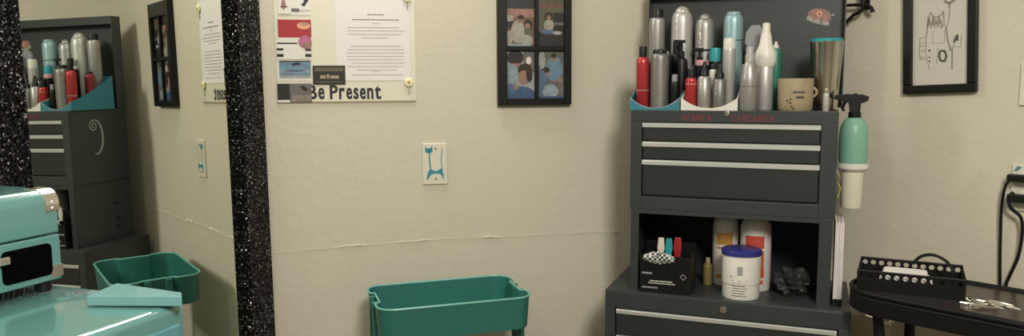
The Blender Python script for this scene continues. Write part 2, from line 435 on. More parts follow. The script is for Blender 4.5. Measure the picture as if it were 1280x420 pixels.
def nozzle_bottle(label, px0, px1, yshoulder, ytip, vv, body, noz, name='pump_bottle', cat='bottle', neck=.35, zb=ZT, stripe=None):
    t, r, h = round_thing(name, label, cat, px0, px1, ytip, vv, zb, G1)
    _, zs = CH.hit((px0+px1)/2, yshoulder, vv); hs = zs-zb
    bm = BM(); lathe(bm, [(r*.92, 0), (r, .003), (r, hs*.93), (r*.8, hs*.985), (r*neck, hs)]); link('bottle', bm, body, t, smooth=True)
    bm = BM(); lathe(bm, [(r*neck*1.25, hs-.001), (r*neck*1.25, hs+(h-hs)*.3), (r*neck*.8, hs+(h-hs)*.45), (r*neck*.45, h), (0, h)]); link('nozzle', bm, noz, t, smooth=True)
    return t, r, h, hs
# two scoop-fronted file holders that corral the cans
def holder(label, px0, px1, m_, rim):
    ua, _ = CH.hit(px0, 128, .012); ub, _ = CH.hit(px1, 128, .012)
    t = thing('file_holder', label, 'holder', CH.w(ua, .012, ZT), CH.a, 'file holders on the tool chest')
    wd = ub-ua; dp = .205; th = .0025
    hc = .032
    bm = BM()
    top = [(wd*k/14, .004+(hc-.004)*abs(2*k/14-1)**2.2) for k in range(15)]
    prism(bm, [(0, 0)]+[(wd, 0)]+top[::-1], 'y', 0, th)
    for x0 in (0, wd-th):
        side = [(th, 0), (dp, 0)]+[(th+(dp-th)*k/12, hc+(.125-hc)*(k/12)**1.25) for k in range(13)][::-1]
        prism(bm, side, 'x', x0, x0+th)
    box(bm, th, wd-th, dp-th, dp, 0, .125); box(bm, th, wd-th, th, dp-th, 0, .0012)
    link('shell', bm, m_, t)
    bm = BM(); tube(bm, [(x, .0012, z+.0006) for x, z in top], .0017, seg=6); link('edge', bm, rim, t)
    return t
holder('teal open file holder with a scooped front at the left end of the tool chest', 787.5, 849.5, TEALHOLD, PH['lake'])
holder('white open file holder with a scooped front right of the teal one', 851, 922, WHITEP, WHITEP)
can('red aluminium spray bottle with black cap at the far left of the tool chest', 796, 812, 58, .05, REDCAN, BLACK, .17, .62, .10, stripes=[(.30, .012, PH['cream'])])
can('maroon can hidden behind the red spray bottle, seen best in the mirror', 799, 814, 74, .125, mat('maroon_can', (.22, .02, .035), .35), BLACK, .06, .7, .1)
can('pewter grey can with low black top beside the red bottle in teal holder', 813.5, 836.5, 62, .055, PEWTER, BLACK, .07, .78, .10)
can('slim silver can with black cap at the back left of the chest top', 812, 831.5, 12, .18, SILVER, BLACK, .085, .78, .05)
can('largest silver can with a rounded top at the back, against the lid', 840, 866, 8, .185, SILVER2, SILVER2, .06, .7, .16, round_cap=True)
can('short rounded silver can at the back, left of the light blue can', 870, 893, 17, .185, SILVER, SILVER, .05, .6, .14, stripes=[(.60, .025, INK)], round_cap=True)
can('light blue spray can standing tall at the back against the lid', 905.5, 929, 15, .185, BLUECAN, BLUECAN, .03, .75, .10, stripes=[(.70, .012, PH['blue'])])
can('tall matt black bottle behind the pewter can', 838, 855, 50, .132, BLACK, BLACK, .2, .6, .12, name='shampoo_bottle', cat='bottle')
can('small black bottle with a grey cap in the front right corner of the teal holder', 838, 849, 93, .05, BLACK, GREYP, .2, .7, .1, name='small_bottle', cat='bottle')
can('short red can with dark cap at the front left of the white holder', 857, 871.5, 86, .05, REDCAN, BLACK, .22, .75, .1, stripes=[(.62, .015, PH['coral'])])
nozzle_bottle('grey bottle with tapered black nozzle at the front of the white holder', 872.5, 889.5, 95, 77, .05, SILVER, BLACK, neck=.5)
nozzle_bottle('smoky dark bottle with black dropper top at the front of the white holder', 892, 908, 98, 79, .05, PEWTER, BLACK, name='dropper_bottle', neck=.55)
can('dark bottle with dusty pink cap behind the grey nozzle bottle', 869, 886, 75, .10, BLACK, PINK, .11, .98, .03, name='shampoo_bottle', cat='bottle')
can('black bottle with bright teal cap in front of the light blue can', 887, 902, 60, .13, BLACK, TEALCAP, .22, .97, .05, name='shampoo_bottle', cat='bottle')
can('slender pale silver bottle with white cap at the right side of the white holder', 904, 920, 48, .10, SILVER2, WHITEP, .14, .95, .04, name='spray_bottle', cat='bottle')
can('small pale pink bottle with black cap between the two dark-topped bottles', 887, 896, 80, .09, WHITEP, BLACK, .12, .8, .1, name='small_bottle', cat='bottle')
can('black bottle with wide silver cap filling the gap behind the pewter can', 820, 837, 64, .106, BLACK, SILVER2, .07, .97, .03, name='small_bottle', cat='bottle')
def pump(label, px0, px1, ysh, ytip, vv):
    t, r, h = round_thing('pump_dispenser', label, 'bottle', px0, px1, ytip, vv, ZT, G1)
    _, zs = CH.hit((px0+px1)/2, ysh, vv); hs = zs-ZT
    bm = BM(); lathe(bm, [(r*.94, 0), (r, .004), (r, hs*.9), (r*.85, hs*.97), (r*.45, hs)]); link('bottle', bm, BLACK, t, smooth=True)
    bm = BM(); lathe(bm, [(r*.48, hs), (r*.48, hs+(h-hs)*.35), (r*.2, hs+(h-hs)*.4), (r*.2, h-.008)]); box(bm, -r*1.1, r*.55, -r*.33, r*.33, h-.008, h); link('pump_head', bm, BLACK, t, bevel=.001)
pump('black pump bottle in front of the largest silver can', 845, 860, 72, 50, .088)
pump('wide black pump bottle in front of the short rounded silver can', 867.5, 882.5, 78, 60, .1425)
# silver bottle with stepped neck
t, r, h = round_thing('mousse_bottle', 'silver bottle with narrow stepped neck beside the white cone-topped bottle', 'bottle', 926.5, 948.5, 58, .030, ZT, G1)
bm = BM(); lathe(bm, [(r*.93, 0), (r, .004), (r, h*.45), (r*.97, h*.55), (r*.72, h*.68), (r*.52, h*.75), (r*.48, h*.76)]); link('bottle', bm, SILVER, t, smooth=True)
bm = BM(); lathe(bm, [(r*.5, h*.76), (r*.5, h*.86), (r*.42, h*.87), (r*.42, h*.99), (r*.3, h), (0, h)]); link('neck', bm, SILVER2, t, smooth=True)
bm = BM(); lathe(bm, [(r+.0004, h*.37), (r+.0004, h*.39)]); link('label_band', bm, PEWTER, t)
# white cone topped bottle
t, r, h = round_thing('applicator_bottle', 'silver bottle with large white cone-shaped nozzle cap in front of the lid', 'bottle', 945, 971.5, 28, .068, ZT, G1)
bm = BM(); lathe(bm, [(r*.7, 0), (r*.76, .003), (r*.76, h*.50), (r*.70, h*.515)]); link('bottle', bm, SILVER2, t, smooth=True)
bm = BM(); lathe(bm, [(r*.80, h*.50), (r*.98, h*.56), (r*.95, h*.66), (r*.62, h*.74), (r*.46, h*.86), (r*.36, h*.90), (r*.34, h*.99), (0, h)]); link('cone_cap', bm, WHITEP, t, smooth=True)
# grey hexagonal brush leaning upright
uc, r, h, p = place(932.5, 955, 31, .14, ZT)
t = thing('paddle_brush', 'grey hexagonal paddle brush standing upright behind the silver stepped bottle', 'hairbrush', (p.x, p.y, ZT), CH.a)
bm = BM(); hx_ = [(r*1.0*x, h-.032+z) for x, z in ((-1, -.018), (-.9, .012), (-.35, .031), (.55, .031), (1, .006), (1, -.02), (.3, -.04), (-.4, -.04))]
prism(bm, hx_, 'y', -.006, .006); link('head', bm, GREYP, t, bevel=.002)
bm = BM(); lathe(bm, [(.007, 0), (.008, .02), (.006, h*.4), (.005, h-.070)]); link('handle', bm, GREYP, t, smooth=True)
# dark green bottle
t, r, h, hs = nozzle_bottle('dark green bottle with small white tip behind the cone-topped bottle', 963, 977.5, 60, 52, .14, GREEN, WHITEP, name='squeeze_bottle', neck=.4)
# mug
t, r, h = round_thing('mug', 'tan stoneware mug with black leaf drawing and lettering', 'mug', 974, 1016, 98, .052, ZT)
bm = BM(); lathe(bm, [(r*.92, 0), (r*.97, .003), (r, h*.3), (r, h*.97), (r*.985, h), (r*.93, h), (r*.92, h*.9), (r*.90, .006), (0, .006)], seg=40); link('cup', bm, TAN, t, smooth=True)
bm = BM(); tube(bm, [(r*.98+.009*math.sin(math.pi*k/8), -.0, h*(.42+.30*k/8)) for k in range(9)], .0035, seg=8); link('handle', bm, TAN, t, smooth=True)
bm = BM()
def on_cyl(bm, r, pts, wd, mi=0, lift=.0006):     # strokes wrapped round a cylinder facing -y
    for (s0, z0), (s1, z1) in zip(pts, pts[1:]):
        d = Vector((s1-s0, z1-z0))
        if d.length < 1e-7: continue
        d.normalize(); n_ = (-d.y*wd/2, d.x*wd/2); vs = []
        for s_, z_ in ((s0+n_[0], z0+n_[1]), (s1+n_[0], z1+n_[1]), (s1-n_[0], z1-n_[1]), (s0-n_[0], z0-n_[1])):
            a = -math.pi/2+s_/r; vs.append(bm.verts.new(((r+lift)*math.cos(a), (r+lift)*math.sin(a), z_)))
        bm.faces.new(vs).material_index = mi
for q in ((-.012, .028, .9), (-.013, .020, .4), (-.009, .013, -.6), (-.004, .008, -.9), (-.016, .024, 2.2)):
    on_cyl(bm, r, [(q[0], q[1]), (q[0]+.006*math.cos(q[2]), q[1]+.006*math.sin(q[2]))], .003)
x_ = -.004
for k in range(9):
    on_cyl(bm, r, [(x_, h*.55), (x_+.001, h*.62), (x_+.0025, h*.55)], .0011); x_ += .0033
for k in range(5): on_cyl(bm, r, [(.004+k*.0042, h*.38), (.004+k*.0042, h*.47), (.0065+k*.0042, h*.40)], .0017)
link('lettering', bm, INK, t)
# tumbler
t, r, h = round_thing('tumbler', 'tall stainless steel tumbler with teal lid at the right end of the chest', 'tumbler', 1014, 1054, 48, .125, ZT)
bm = BM(); lathe(bm, [(r*.70, 0), (r*.74, .004), (r*.80, h*.3), (r*.98, h*.93), (r*1.0, h*.945), (r*1.0, h*.955), (r*.96, h*.96)], seg=40); link('cup', bm, STEEL, t, smooth=True)
bm = BM(); lathe(bm, [(r*.93, h*.955), (r*.93, h*.99), (r*.86, h), (0, h)], seg=40); link('lid', bm, TEALCAP, t, smooth=True)
# small metal tube in front
can('tiny bright metal tube standing in front of the tumbler', 1029.5, 1037, 111, .02, SILVER2, CHROME, .2, .7, .08, name='lipstick_tube', cat='tube')

# sticker on the lid
t = thing('lid_sticker', 'round red sticker with a white ribbon on the inside of the chest lid', 'sticker', CH.w(0, CD-.001, 0), CH.a)
u_, z_ = CH.hit(1024, 20, CD-.001); k_ = .0021
bm = BM()
ell(bm, u_, z_+.004, .031, .017, -.0002, 0, -.15); ell(bm, u_+.008, z_-.004, .023, .014, -.0004, 0, -.2)
stroke(bm, [(u_-.030, z_-.004), (u_-.015, z_-.012), (u_+.005, z_-.019), (u_+.024, z_-.022)], .011, -.0007, 1)
ell(bm, u_, z_+.006, .007, .009, -.0007, 2); ell(bm, u_, z_+.005, .0035, .005, -.001, 0); ell(bm, u_+.036, z_+.002, .004, .003, -.0004, 3)
link('print', bm, [PH['rose'], PH['cream'], PH['coral'], PH['lightgrey']], t)

# ---------------------------------------------------------------- things in the open bay
def baybox(px, py, vv): return CH.hit(px, py, vv)
# black carton with lettering
ua, _ = CH.hit(799.5, 360, -.02); ub, _ = CH.hit(863, 360, -.02); _, zt_ = CH.hit(830, 320, -.02)
cw = ub-ua; chh = zt_-ZL
t = thing('carton', 'glossy black carton with white small print at the left of the open bay', 'box', CH.w(ua, -.020, ZL), CH.a)
bm = BM()
box(bm, 0, cw, 0, .0015, 0, chh); box(bm, 0, cw, .0985, .10, 0, chh+.022); box(bm, 0, .0015, .0015, .0985, 0, chh+.01); box(bm, cw-.0015, cw, .0015, .0985, 0, chh+.01); box(bm, .0015, cw-.0015, .0015, .0985, 0, .0015)
link('carton_body', bm, BLACK, t)
bm = BM()
def dashes(bm, x0, x1, z, h_, y, mi=0, lo=.002, hi=.007, gap=.0012, p=1.0):
    x = x0
    while x < x1-lo*.6:
        l = min(random.uniform(lo, hi), x1-x)
        if random.random() < p: quad(bm, x, x+l, z, z+h_, y, mi)
        x += l+gap
dashes(bm, .028, .092, .032, .0028, -.0001); dashes(bm, .024, .098, .026, .0024, -.0001); dashes(bm, .006, .050, .012, .0045, -.0001, 1)
dashes(bm, .006, .036, .052, .005, -.0001, 1, .004, .01)
stroke(bm, [(cw-.028, .05), (cw-.02, .058), (cw-.012, .05), (cw-.02, .042), (cw-.028, .05)], .0016, -.0001, 1)
link('small_print', bm, [PH['white'], PH['lightgrey']], t)
# checked cloth slumped over its front
t2 = thing('checked_cloth', 'small black and white checked cloth draped over the front of the black carton', 'cloth', CH.w(ua, -.020, ZL), CH.a)
bm = BM(); nx, nz = 22, 10; g_ = []
for j in range(nz+1):
    row = []
    for i in range(nx+1):
        fx = i/nx; fz = j/nz; x = .010+fx*.088
        top_ = chh+.012*math.sin(math.pi*min(1, fx*1.05))**.8; bot_ = chh-.026+.022*abs(fx-.5)
        z = bot_+(top_-bot_)*fz; y = -.004-.004*math.sin(fx*9+fz*2)*(.4+fz*.6)-.006*math.sin(math.pi*fz)
        row.append(bm.verts.new((x, y, z)))
    g_.append(row)
for j in range(nz):
    for i in range(nx): bm.faces.new((g_[j][i], g_[j][i+1], g_[j+1][i+1], g_[j+1][i]))
o = link('cloth', bm, CHK, t2, smooth=True); md = o.modifiers.new('s', 'SOLIDIFY'); md.thickness = .0015
# three combs sticking out of the carton
for px0, px1, yt, yb, m_, cn in ((822, 831, 297, 316, CREAMP, 'white'), (831.5, 841, 298, 316, TEALCAP, 'blue'), (842, 852.5, 297, 318, REDCAN, 'red')):
    uc, r, h, p = place(px0, px1, yt, .015, ZL+.002)
    t3 = thing('hair_clip', cn+' hair clip standing up out of the black carton', 'hair clip', (p.x, p.y, ZL+.002), CH.a, 'coloured hair clips in the carton')
    bm = BM(); prism(bm, [(-r*.5, 0), (r*.5, 0), (r*.8, h-.04), (r, h-.03), (r*.8, h), (-r*.7, h), (-r, h-.03), (-r*.8, h-.04)], 'y', -.002, .002); o = link('jaw', bm, m_, t3, bevel=.0008)
    bm = BM(); prism(bm, [(-r*.45, 0), (r*.45, 0), (r*.6, h*.8), (-r*.6, h*.8)], 'y', .0035, .0065); box(bm, -r*.4, r*.4, .002, .0035, h*.45, h*.55); link('spring_arm', bm, BLACK, t3)
# dark hairdryer-ish clutter behind the carton: a coiled black flex
bm = BM(); u_, z_ = CH.hit(822, 300, .20); pts = []
for k in range(80):
    a = k*.5; pts.append((u_+.035*math.cos(a)+.012*math.sin(a*.37), .2+.028*math.sin(a), ZL+.006+k*.0024))
tube(bm, pts, .0035, seg=8)
tag(link('cord', bm, BLACK, None, smooth=True, loc=CH.w(0, 0, 0), rot=(0, 0, CH.a)), 'coiled black flex heaped in the dark behind the carton', 'cord')
# two tall white bottles
def developer(label, px0, px1, ytop, vv, lab, dots):
    t, r, h = round_thing('developer_bottle', label, 'bottle', px0, px1, ytop, vv, ZL, 'tall white bottles in the bay')
    bm = BM(); lathe(bm, [(r*.94, 0), (r, .005), (r, h*.80), (r*.94, h*.86), (r*.70, h*.925), (r*.46, h*.95)], seg=32); link('bottle', bm, WHITEP, t, smooth=True)
    bm = BM(); lathe(bm, [(r*.5, h*.95), (r*.5, h*.99), (r*.42, h), (0, h)]); link('cap', bm, WHITEP, t, smooth=True)
    bm = BM()
    for z0, z1, s0, s1, mi in ((.56, .72, -.62, .62, 0), (.30, .52, .45, .62, 1), (.18, .30, .40, .66, 1), (.50, .53, -.6, .6, 1), (.10, .15, -.6, .6, 1)):
        n = 8
        for k in range(n):
            a0 = -math.pi/2+s0+(s1-s0)*k/n; a1 = -math.pi/2+s0+(s1-s0)*(k+1)/n; rr = r+.0006
            bm.faces.new([bm.verts.new((rr*math.cos(a), rr*math.sin(a), z*h)) for a, z in ((a0, z0), (a1, z0), (a1, z1), (a0, z1))]).material_index = mi
    link('label', bm, [lab, dots], t)
developer('tall white bottle with ochre label in the open bay', 892, 924.5, 263, .155, ORANGE, ORANGE)
developer('tall white bottle with red label in the open bay', 927, 965, 265, .125, REDLAB, REDLAB)
# tub with navy lid
t, r, h = round_thing('powder_tub', 'white tub with navy blue lid standing in front of the tall white bottles', 'tub', 903, 952, 310, .03, ZL)
bm = BM(); lathe(bm, [(r*.92, 0), (r*.94, .004), (r*.93, h*.30), (r*.97, h*.31), (r*.97, h*.88), (r*.95, h*.9)], seg=40); link('tub', bm, WHITEP, t, smooth=True)
bm = BM(); lathe(bm, [(r*1.0, h*.885), (r*1.02, h*.89), (r*1.02, h*.975), (r*.98, h*.99), (r*.9, h), (0, h)], seg=40); link('lid', bm, BLUELID, t, smooth=True)
bm = BM()
on_cyl(bm, r*.97, [(-.006, h*.60), (.008, h*.60)], .024, 0)
for k in range(7): on_cyl(bm, r*.97, [(-.020+.002*(k % 2), h*(.40-.052*k)), (.0, h*(.40-.052*k)), (.020-.003*(k % 3), h*(.40-.052*k))], .0013, 1)
on_cyl(bm, r*.97, [(-.026, h*.45), (-.024, h*.5), (-.018, h*.44)], .001, 1)
link('label', bm, [PH['lightgrey'], PH['grey']], t)
# small yellow-green bottle
can('small mustard bottle standing between the carton and the ochre-labelled bottle', 879, 891, 322, .12, mat('mustard_plastic', (.20, .16, .05), .5), TAN, .2, .5, .15, zb=ZL, name='small_bottle', cat='bottle')
# crumpled clear plastic bag at the right of the bay
bm = BM(); bmesh.ops.create_icosphere(bm, subdivisions=4, radius=1)
for v in bm.verts:
    n_ = v.co.normalized(); k_ = 1+.16*math.sin(n_.x*7+n_.z*5)+.12*math.sin(n_.y*11+n_.x*6)+.08*math.sin(n_.z*17+n_.y*9)
    v.co = Vector((n_.x*.045*k_, n_.y*.06*k_, max(0.001, .030+n_.z*.036*k_)))
u_, _ = CH.hit(990, 340, .10)
tag(link('plastic_bag', bm, mat('smoky_plastic_film', (.03, .03, .03), .6, noise=.5, nscale=40), smooth=True, loc=CH.w(u_, .12, ZL), rot=(0, 0, CH.a)), 'crumpled dark plastic bag at the right of the open bay', 'bag')
# papers beside the stand
ua, va = CH.hitz(1044, 385, ZL)
t = thing('paper_folder', 'white folded papers standing upright beside the right side of the open stand', 'papers', CH.w(CW+.0015, .012, ZL), CH.a)
bm = BM()
for k in range(6): box(bm, .002+k*.0036, .0052+k*.0036, .0+.0015*(k%3), .13, .018, .222-.004*(k%2))

link('sheets', bm, PAPER, t, bevel=.0006)
bm = BM(); box(bm, .000, .024, .004, .13, 0, .018); link('holder_clip', bm, BLACK, t)
# ---------------------------------------------------------------- mint spray bottle in its white holder, hung on the chest's right side
pz = CH.w(CW+.038, .055, 0)
def rad(px0, px1, p): return (px1-px0)/2*p.y/F
def zpx(px, py, p):
    d = ray(px, py); return H+d.z*(p.y/d.y)
# find the spot where x = 1065
vv = .085; uu = CH.hit(1065.5, 208, vv)[0]; p = CH.w(uu, vv, 0)
zr0 = zpx(1067, 209, p); zr1 = zpx(1067, 203, p); zb_ = zpx(1068, 259, p); zt_ = zpx(1066, 146, p); ztr = zpx(1060, 118, p)
t = thing('bottle_holder', 'white tube holder hooked to the right side of the tool chest', 'holder', (p.x, p.y, zb_), CH.a)
rr = rad(1055, 1082, p)
bm = BM(); hh = zr0-zb_
lathe(bm, [(rr*.88, 0), (rr*.93, .004), (rr*1.0, hh), (rr*.93, hh), (rr*.85, .006), (0, .006)], seg=32); link('tube', bm, CREAMP, t, smooth=True)
bm = BM(); ro = rad(1048.5, 1085.5, p)
lathe(bm, [(rr*.98, hh-.012), (ro, hh-.002), (ro*1.02, hh+.004), (ro, hh+.012), (ro*.93, hh+.012), (ro*.9, hh), (rr*.97, hh-.002)], seg=32)
link('ring', bm, WHITEP, t, smooth=True)
bm = BM(); gap = uu-CW
box(bm, -gap+.0005, -ro*.9, -.010, .010, hh-.004, hh+.006); box(bm, -gap+.0005, -gap+.003, -.010, .010, hh-.03, hh+.006); link('hook', bm, WHITEP, t)
t = thing('spray_bottle', 'mint green spray bottle with black trigger standing in the white tube holder', 'spray bottle', (p.x, p.y, zb_+hh+.0125), CH.a)
rb = rad(1048, 1082, p); hb = zt_-(zb_+hh+.0125)
bm = BM(); lathe(bm, [(rb*.90, -.010), (rb*.93, 0), (rb, hb*.12), (rb, hb*.62), (rb*.93, hb*.78), (rb*.72, hb*.92), (rb*.40, hb*.99), (rb*.38, hb)], seg=36); link('bottle', bm, MINT, t, smooth=True)
bm = BM(); hT = ztr-(zb_+hh+.0125)
lathe(bm, [(rb*.44, hb-.002), (rb*.44, hb+.012), (rb*.3, hb+.014)], seg=20)
link('collar', bm, BLACK, t, smooth=True)
bm = BM()
prism(bm, [(.020, hT-.022), (.030, hT-.016), (.033, hT-.006), (.018, hT), (-.020, hT+.001), (-.048, hT-.001), (-.052, hT-.012), (-.030, hT-.018), (-.016, hT-.022), (-.012, hb+.010), (.012, hb+.010), (.014, hT-.022)][::-1], 'y', -.0095, .0095)
lathe(bm, [(.0045, 0), (.0045, .004)], cx=-.0, cy=0, cz=hT-.001, seg=8)
sp = link('spray_head', bm, BLACK, t, bevel=.0015)
bm = BM(); tube(bm, [(-.022, 0, hT-.012), (-.026, 0, hT-.024), (-.030, 0, hT-.036), (-.026, 0, hT-.044)], [.004, .0042, .004, .003], seg=8); link('trigger', bm, BLACK, sp, smooth=True)
bm = BM(); box(bm, -.058, -.052, -.005, .005, hT-.011, hT-.0005); link('nozzle', bm, BLACK, sp, bevel=.001)
# yellow wire loop behind the holder
u_ = CW+.004
bm = BM(); _, za = CH.hit(1049, 215, .07); _, zb2 = CH.hit(1049, 246, .07)
tube(bm, [(u_, .066, za), (u_+.006, .062, za-.012), (u_+.001, .070, za-.028), (u_+.009, .064, za-.042), (u_+.002, .060, zb2), (u_-.0005, .066, zb2-.004)], .0016, seg=6)
tag(link('wire_tie', bm, YELLOW, smooth=True, loc=CH.w(0, 0, 0), rot=(0, 0, CH.a)), 'thin yellow-green wire dangling on the chest side behind the white tube holder', 'wire')

# ---------------------------------------------------------------- black iron hook on the wall above
t = thing('wall_hook', 'black wrought iron hook with curled arms beside the raised chest lid', 'hook', WR.w(*[0, 0, 0]), WR.a)
def wr(px, py, d=.03): s_, z_ = WR.hit(px, py, -d); return (s_, -d, z_)
bm = BM(); tube(bm, [wr(1050, 8), wr(1060, 6.5), wr(1070, 6), wr(1079, 6.5), wr(1085, 7), wr(1089, 10), wr(1091, 15)], [.0045]*5+[.006, .0065], seg=8); link('arm', bm, BLACKSAT, t, smooth=True)
bm = BM(); tube(bm, [wr(1048, 30), wr(1056, 28.5), wr(1062, 24), wr(1067, 18.5), wr(1073, 16), wr(1078, 12), wr(1079, 6), wr(1079, -2), wr(1078, -12)], [.0045, .005, .0055, .005, .005, .0055, .007, .0085, .006], seg=8); link('arm', bm, BLACKSAT, t, smooth=True)
bm = BM(); a_ = wr(1078, -2); s_, z_ = a_[0], a_[2]
box(bm, s_-.010, s_+.010, -.004, 0, z_-.03, z_+.05); box(bm, s_-.004, s_+.004, -.03, -.004, z_-.004, z_+.006); link('back_plate', bm, BLACKSAT, t, bevel=.002)

# ---------------------------------------------------------------- framed drawing on the right wall (hung slightly askew)
s0, zb_ = WR.hit(1128, 118, -.018); s1, _ = WR.hit(1220.5, 113, -.018)
fwid = s1-s0; fh = fwid*1.80
t = thing('picture_frame', 'black-framed ink drawing hanging slightly askew on the right wall', 'picture', WR.w(s0, -.0003, zb_), WR.a)
t.rotation_euler = (0, R(-2.6), WR.a)
bd = .023; th = .018
bm = BM()
box(bm, 0, fwid, -th, 0, 0, bd); box(bm, 0, fwid, -th, 0, fh-bd, fh); box(bm, 0, bd, -th, 0, bd, fh-bd); box(bm, fwid-bd, fwid, -th, 0, bd, fh-bd)
link('frame', bm, BLACKWOOD, t, bevel=.003)
bm = BM(); box(bm, bd, fwid-bd, -.007, -.001, bd, fh-bd)
pa = link('drawing_sheet', bm, mat('drawing_paper', (.55, .53, .47), .6, noise=.03), t)
bm = BM(); Wd = fwid-2*bd; Hd = fh-2*bd
def DP(px, py):      # drawing coordinates from the photo, measured inside the sheet
    fx = (px-1135)/(1203-1135); return (bd+Wd*fx, bd+(100-py)/462)
y_ = -.0071
def dstroke(pts, wd=.0012, mi=0): stroke(bm, [DP(*p) for p in pts], wd*1.7, y_, mi)
dstroke([(1152, 40), (1154, 26), (1157, 12), (1162, 18), (1168, 18), (1173, 12), (1174, 28), (1170, 32)], .0016)
for k in range(9): dstroke([(1154+k*2.1, 17+(k % 3)*3), (1153+k*2.2, 30-(k % 2)*3)], .002, k % 2)
dstroke([(1152, 40), (1151, 60), (1156, 82)], .001); dstroke([(1176, 30), (1178, 45), (1182, 60)], .0022)
dstroke([(1179, 8), (1181, 2), (1180, 18), (1178, 30)], .0012); dstroke([(1174, 0), (1180, 3), (1186, 0)], .004)
for y in (42, 48, 52, 58, 66): dstroke([(1143, y), (1151, y-.5)], .0009)
dstroke([(1144, 42), (1143, 60), (1145, 68), (1151, 68)], .001)
dstroke([(1160, 34), (1160, 50), (1174, 50), (1175, 34)], .0006)
for x, y, r_ in ((1156, 58, .003), (1156, 66, .002), (1156, 71, .0024)):
    q = DP(x, y); ell(bm, q[0], q[1], r_, r_, y_, 2)
dstroke([(1169, 60), (1168, 66), (1170, 71), (1175, 72), (1177, 66), (1175, 60), (1170, 59)], .003, 2)
dstroke([(1167, 56), (1165, 75)], .001); dstroke([(1184, 55), (1184, 82)], .0022)
dstroke([(1186, 42), (1186, 56), (1194, 56), (1195, 42)], .0008); dstroke([(1186, 50), (1190, 42), (1190, 48)], .003, 2)
link('ink_drawing', bm, [SOFTINK, mat('mid_pencil', (.2, .18, .15), .8), mat('dark_pencil', (.08, .075, .065), .8)], pa)

# ---------------------------------------------------------------- collage frame on the back wall
s0, zb_ = WB.hit(623, 132, -.022); s1, _ = WB.hit(714.5, 130, -.022)
fwid = s1-s0; fh = .372
t = thing('collage_frame', 'black four-opening photo collage frame hanging on the cream back wall', 'picture', WB.w(s0, -.0003, zb_), WB.a)
th = .022
def cx(px): return WB.hit(px, 90, -.022)[0]-s0
xs = [0, cx(634.5), cx(669), cx(674), cx(706), fwid]
def cz(py): return WB.hit(665, py, -.022)[1]-zb_
zs = [0, cz(123), cz(63.5), cz(57.5), cz(-3), fh]
bm = BM()
box(bm, 0, xs[1], -th, 0, 0, fh); box(bm, xs[4], fwid, -th, 0, 0, fh); box(bm, xs[1], xs[4], -th, 0, 0, zs[1]); box(bm, xs[1], xs[4], -th, 0, zs[4], fh)
box(bm, xs[1], xs[4], -th+.003, 0, zs[2], zs[3]); box(bm, xs[2], xs[3], -th+.003, 0, zs[1], zs[2]); box(bm, xs[2], xs[3], -th+.003, 0, zs[3], zs[4])
link('frame', bm, BLACKWOOD, t, bevel=.002)
PK = list(PH.keys()); PM = [PH[k] for k in PK]
def photo(x0, x1, z0, z1, base, shapes, label, parent, y=-.008):
    bm = BM(); box(bm, x0, x1, y, y+.002, z0, z1, PK.index(base))
    W_ = x1-x0; H_ = z1-z0
    for i, s_ in enumerate(shapes):
        kind, k, a, b_, c_, d_ = s_[:6]; yy = y-.00012*(i+1)
        if kind == 'e': ell(bm, x0+W_*a, z0+H_*b_, W_*c_, H_*d_, yy, PK.index(k), s_[6] if len(s_) > 6 else 0, t=.0001)
        else: box(bm, x0+W_*a, x0+W_*b_, yy-.0001, yy, z0+H_*c_, z0+H_*d_, PK.index(k))
    o = link('photo', bm, PM, parent); o['label'] = label; return o
PH['skin'] = SKIN; PK.append('skin'); PM.append(SKIN)
photo(xs[1], xs[2], zs[3], zs[4], 'brown', [('b', 'dark', 0, 1, .78, 1), ('b', 'rose', 0, 1, .60, .77), ('e', 'dark', .12, .46, .14, .10), ('e', 'cream', .12, .58, .14, .07), ('e', 'cream', .42, .30, .26, .24), ('e', 'cream', .10, .18, .13, .14),
      ('e', 'skin', .50, .54, .12, .07), ('e', 'hair', .52, .60, .13, .05), ('e', 'hair', .78, .44, .16, .12), ('e', 'skin', .76, .42, .10, .06), ('e', 'olive', .78, .30, .14, .08), ('e', 'cream', .74, .12, .22, .12), ('b', 'lake', 0, .9, 0, .05)], 'photo of people in white', t)
photo(xs[3], xs[4], zs[3], zs[4], 'olive', [('b', 'brown', .05, .95, .80, .9), ('b', 'dark', 0, 1, 0, .3), ('b', 'dark', .6, 1, .3, .7), ('e', 'hair', .42, .62, .17, .10), ('e', 'skin', .42, .60, .08, .05), ('e', 'cream', .42, .44, .20, .12), ('e', 'denim', .40, .30, .30, .05), ('e', 'lightgrey', .75, .28, .18, .04), ('b', 'grey', .62, 1, .44, .50)], 'photo of a person sitting outdoors', t)
photo(xs[1], xs[2], zs[1], zs[2], 'lightgrey', [('b', 'grey', .62, 1, .55, 1), ('e', 'white', .8, .8, .1, .08), ('e', 'dark', .32, .86, .30, .16), ('b', 'rose', .15, .55, .66, .74), ('e', 'lake', .18, .50, .24, .22), ('e', 'hair', .66, .60, .26, .14), ('e', 'skin', .62, .44, .22, .15), ('e', 'hair', .82, .5, .12, .16), ('e', 'blue', .5, .08, .52, .18), ('e', 'skin', .3, .24, .12, .06), ('e', 'denim', .12, .2, .16, .12)], 'photo of two people close together', t)
photo(xs[3], xs[4], zs[1], zs[2], 'grey', [('e', 'sky', .62, .62, .34, .26), ('e', 'lightgrey', .15, .8, .14, .18), ('e', 'skin', .60, .84, .10, .07), ('e', 'hair', .60, .90, .11, .05), ('e', 'skin', .34, .54, .12, .07), ('e', 'hair', .32, .60, .14, .06), ('e', 'denim', .16, .3, .18, .3), ('e', 'lake', .48, .14, .30, .16), ('e', 'skin', .85, .38, .1, .05, .8), ('b', 'blue', 0, 1, 0, .04)], 'photo of people in blue', t)

